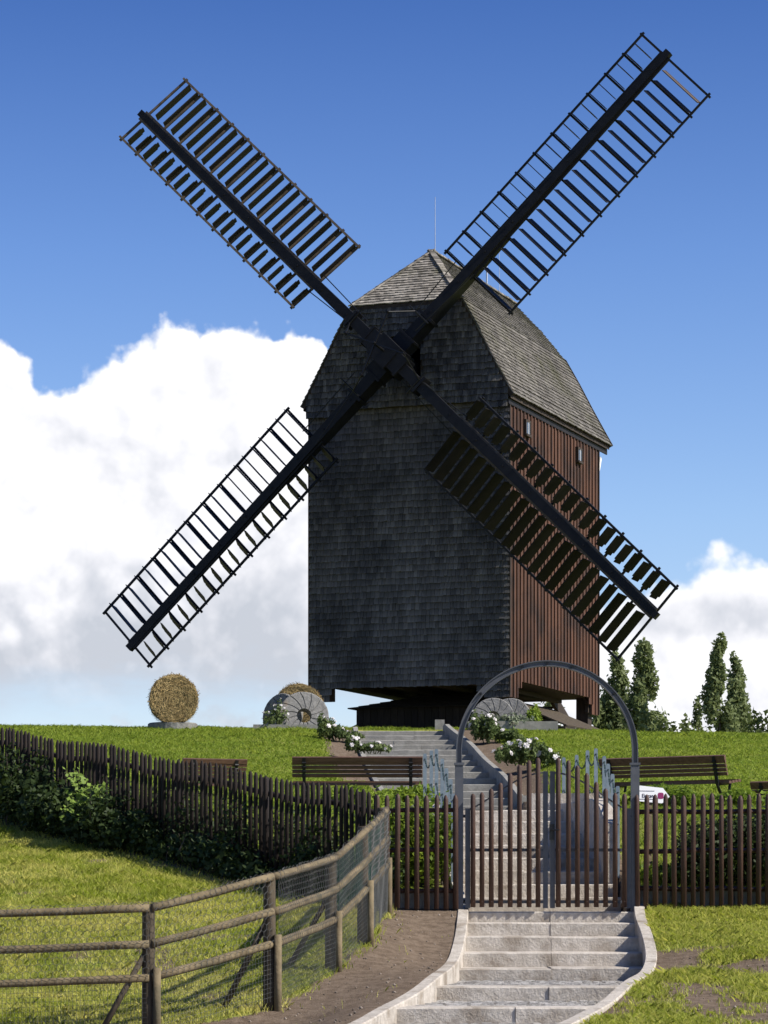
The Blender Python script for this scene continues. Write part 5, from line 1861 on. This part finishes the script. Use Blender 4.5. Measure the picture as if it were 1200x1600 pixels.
# ------------------------------------------------------------------ trees
def poplar(px, py_top, half_px, Y, label, seed, n, twin=None, zb=-4.4):
    rr = random.Random(seed); half_px *= 1.6
    x = px2x(px, Y); zt = py2z(py_top, Y); w = half_px * Y / FPX
    root = thing('poplar_tree', (x, Y, zb), label, 'tree', 'poplars beyond the hill')
    h = zt - zb; L = []
    nL = 46
    for q in range(nL):
        t = (q + .5) / nL
        z = zb + h * (.10 + .89 * t)
        prof = min(1, (t + .12) / .32) * (1 - max(0, (t - .5) / .5) ** 2.0 * .86)
        a = rr.uniform(0, 6.28); rad = w * prof * rr.uniform(.30, .80)
        s = w * (.30 + .40 * prof) * rr.uniform(.7, 1.15)
        L.append(((x + math.cos(a) * rad, Y + math.sin(a) * rad, z), (s * .72, s * .72, s * 1.6)))
    mb = MB()
    mb.tube([(x, Y, zb), (x + .1, Y, zb + h * .4), (x, Y, zt - h * .06)], [w * .16, w * .10, w * .02], 8)
    for q in range(16):
        z = zb + h * rr.uniform(.12, .7); a = rr.uniform(0, 6.28); l = w * rr.uniform(.5, .85)
        mb.tube([(x, Y, z), (x + math.cos(a) * l * .5, Y + math.sin(a) * l * .5, z + l * .8), (x + math.cos(a) * l * .75, Y + math.sin(a) * l * .75, z + l * 2.0)], [w * .05, w * .035, w * .01], 5)
    mb.build('trunk', M['bark'], root)
    pts, d, r, k = lumps_cloud(L, n, seed, .45)
    rn = np.random.default_rng(seed)
    t = .1 + .5 * rn.uniform(0, 1, n) + .35 * rn.uniform(0, 1, nL)[k]
    leaves('crown', pts, d + np.array([0, 0, .3]), .30, t, M['leaf_poplar'], root, .4, seed)
    return root


PY = 300.0
poplar(964, 1022, 21, PY + 6, 'ragged poplar right beside the mill, its top under the sail tip', 61, 15000)
poplar(1005, 1004, 21, PY, 'tall slim poplar second from the mill', 62, 15000)
poplar(1124, 995, 20, PY - 4, 'tallest poplar of the right pair, with a forked tip', 63, 15000)
poplar(1150, 1024, 20, PY + 8, 'broad poplar leaning on the tallest one from the right', 64, 15000)
poplar(1091, 1088, 13, PY + 3, 'small young poplar left of the tall right pair', 65, 2600)
poplar(862, 1080, 24, PY + 12, 'tree glimpsed through the arch under the mill', 66, 3000)


def far_bush(pxa, pxb, py_top, Y, label, seed, n, mat_='leaf_bush'):
    rr = random.Random(seed); L = []
    x0, x1 = px2x(pxa, Y), px2x(pxb, Y); zt = py2z(py_top, Y)
    for q in range(12):
        x = x0 + (x1 - x0) * rr.random(); hh = (zt + 4.4) * rr.uniform(.88, 1.04)
        L.append(((x, Y + rr.uniform(-1.5, 1.5), -4.4 + hh - 1.0), (abs(x1 - x0) * .20 + .4, 1.2, rr.uniform(1.0, 1.7))))
        L.append(((x, Y + rr.uniform(-1.5, 1.5), -4.4 + hh * .6), (abs(x1 - x0) * .2 + .3, 1.6, hh * .3)))
    root = thing('leafy_tree', ((x0 + x1) / 2, Y, -4.4), label, 'tree', 'low trees beyond the hill')
    mb = MB()
    for q in range(4):
        c = L[q * 2][0]; mb.tube([((x0 + x1) / 2 + rr.uniform(-.3, .3), Y, -4.6), (((x0 + x1) / 2 + c[0]) / 2, Y, 4), c], [.25, .16, .05], 6)
    mb.build('trunk', M['bark'], root)
    pts, d, r, k = lumps_cloud(L, n, seed, .45); rn = np.random.default_rng(seed)
    leaves('crown', pts, d + np.array([0, 0, .3]), .34, .2 + .8 * rn.uniform(0, 1, n), M[mat_], root, .4, seed)


far_bush(1030, 1072, 1121, 290, 'low yellow green tree between the two groups of poplars', 71, 2400)
far_bush(1068, 1092, 1131, 292, 'lowest bushy tree beside the small young poplar', 72, 1200)
far_bush(1162, 1215, 1114, 285, 'low tree at the right edge, beside the broad poplar', 73, 3000)
far_bush(928, 955, 1106, 306, 'dark bushy tree at the foot of the ragged poplar', 74, 2000, 'leaf_poplar')
far_bush(1020, 1036, 1120, 308, 'dark low tree at the foot of the slim poplar', 75, 1200, 'leaf_poplar')

# ------------------------------------------------------------------ fallen petals and scraps
spots = [(731, 1505), (742, 1507), (800, 1505), (712, 1531), (963, 1530), (985, 1506), (968, 1508), (1027, 1463), (1026, 1483), (1127, 1491), (1046, 1471), (620, 1536), (1068, 1513)]
pet = None
for i, (px, py) in enumerate(spots):
    best = None
    for q in range(400):
        Y = 22 + q * .025; x = px2x(px, Y); z = py2z(py, Y)
        on = low_L(Y) + .08 < x < low_R(Y) - .08
        zg = float(np.interp(Y, low_Y[::-1], low_z[::-1])) if on else Hs(x, Y)
        if on:
            zg = [zz for yy, zz in zip(low_Y, low_z) if Y >= yy]
            zg = zg[0] if zg else low_z[-1]
        if z <= zg + .004 and Y > 22: best = (x, Y, zg + .006)
        elif best: break
    if not best: continue
    mb = MB(); rr = random.Random(i)
    for j in range(1 + rr.randrange(2)):
        a = rr.uniform(0, 6.28); l = rr.uniform(.018, .034)
        u = Vector((math.cos(a), math.sin(a), .1)) * l; w = Vector((-math.sin(a), math.cos(a), .15)) * l * .6
        c = Vector(best) + Vector((rr.uniform(-.03, .03), rr.uniform(-.01, .01), .008))
        mb.add([c - u, c + w, c + u + ez * .012, c - w, c - u - ez * .004, c + w - ez * .004, c + u + ez * .008, c - w - ez * .004],
               [(0, 1, 2, 3), (7, 6, 5, 4), (0, 4, 5, 1), (1, 5, 6, 2), (2, 6, 7, 3), (3, 7, 4, 0)])
    o = mb.build('rose_petal', M['petal'], loc=best)
    tag(o, 'white rose petal fallen on the lower steps' if low_L(best[1]) < best[0] < low_R(best[1]) else 'white petal lying in the grass right of the steps', 'petal', 'fallen white petals on the steps' if low_L(best[1]) < best[0] < low_R(best[1]) else 'fallen white petals in the grass')
for o in scene.objects:
    if '_o' in o: del o['_o']
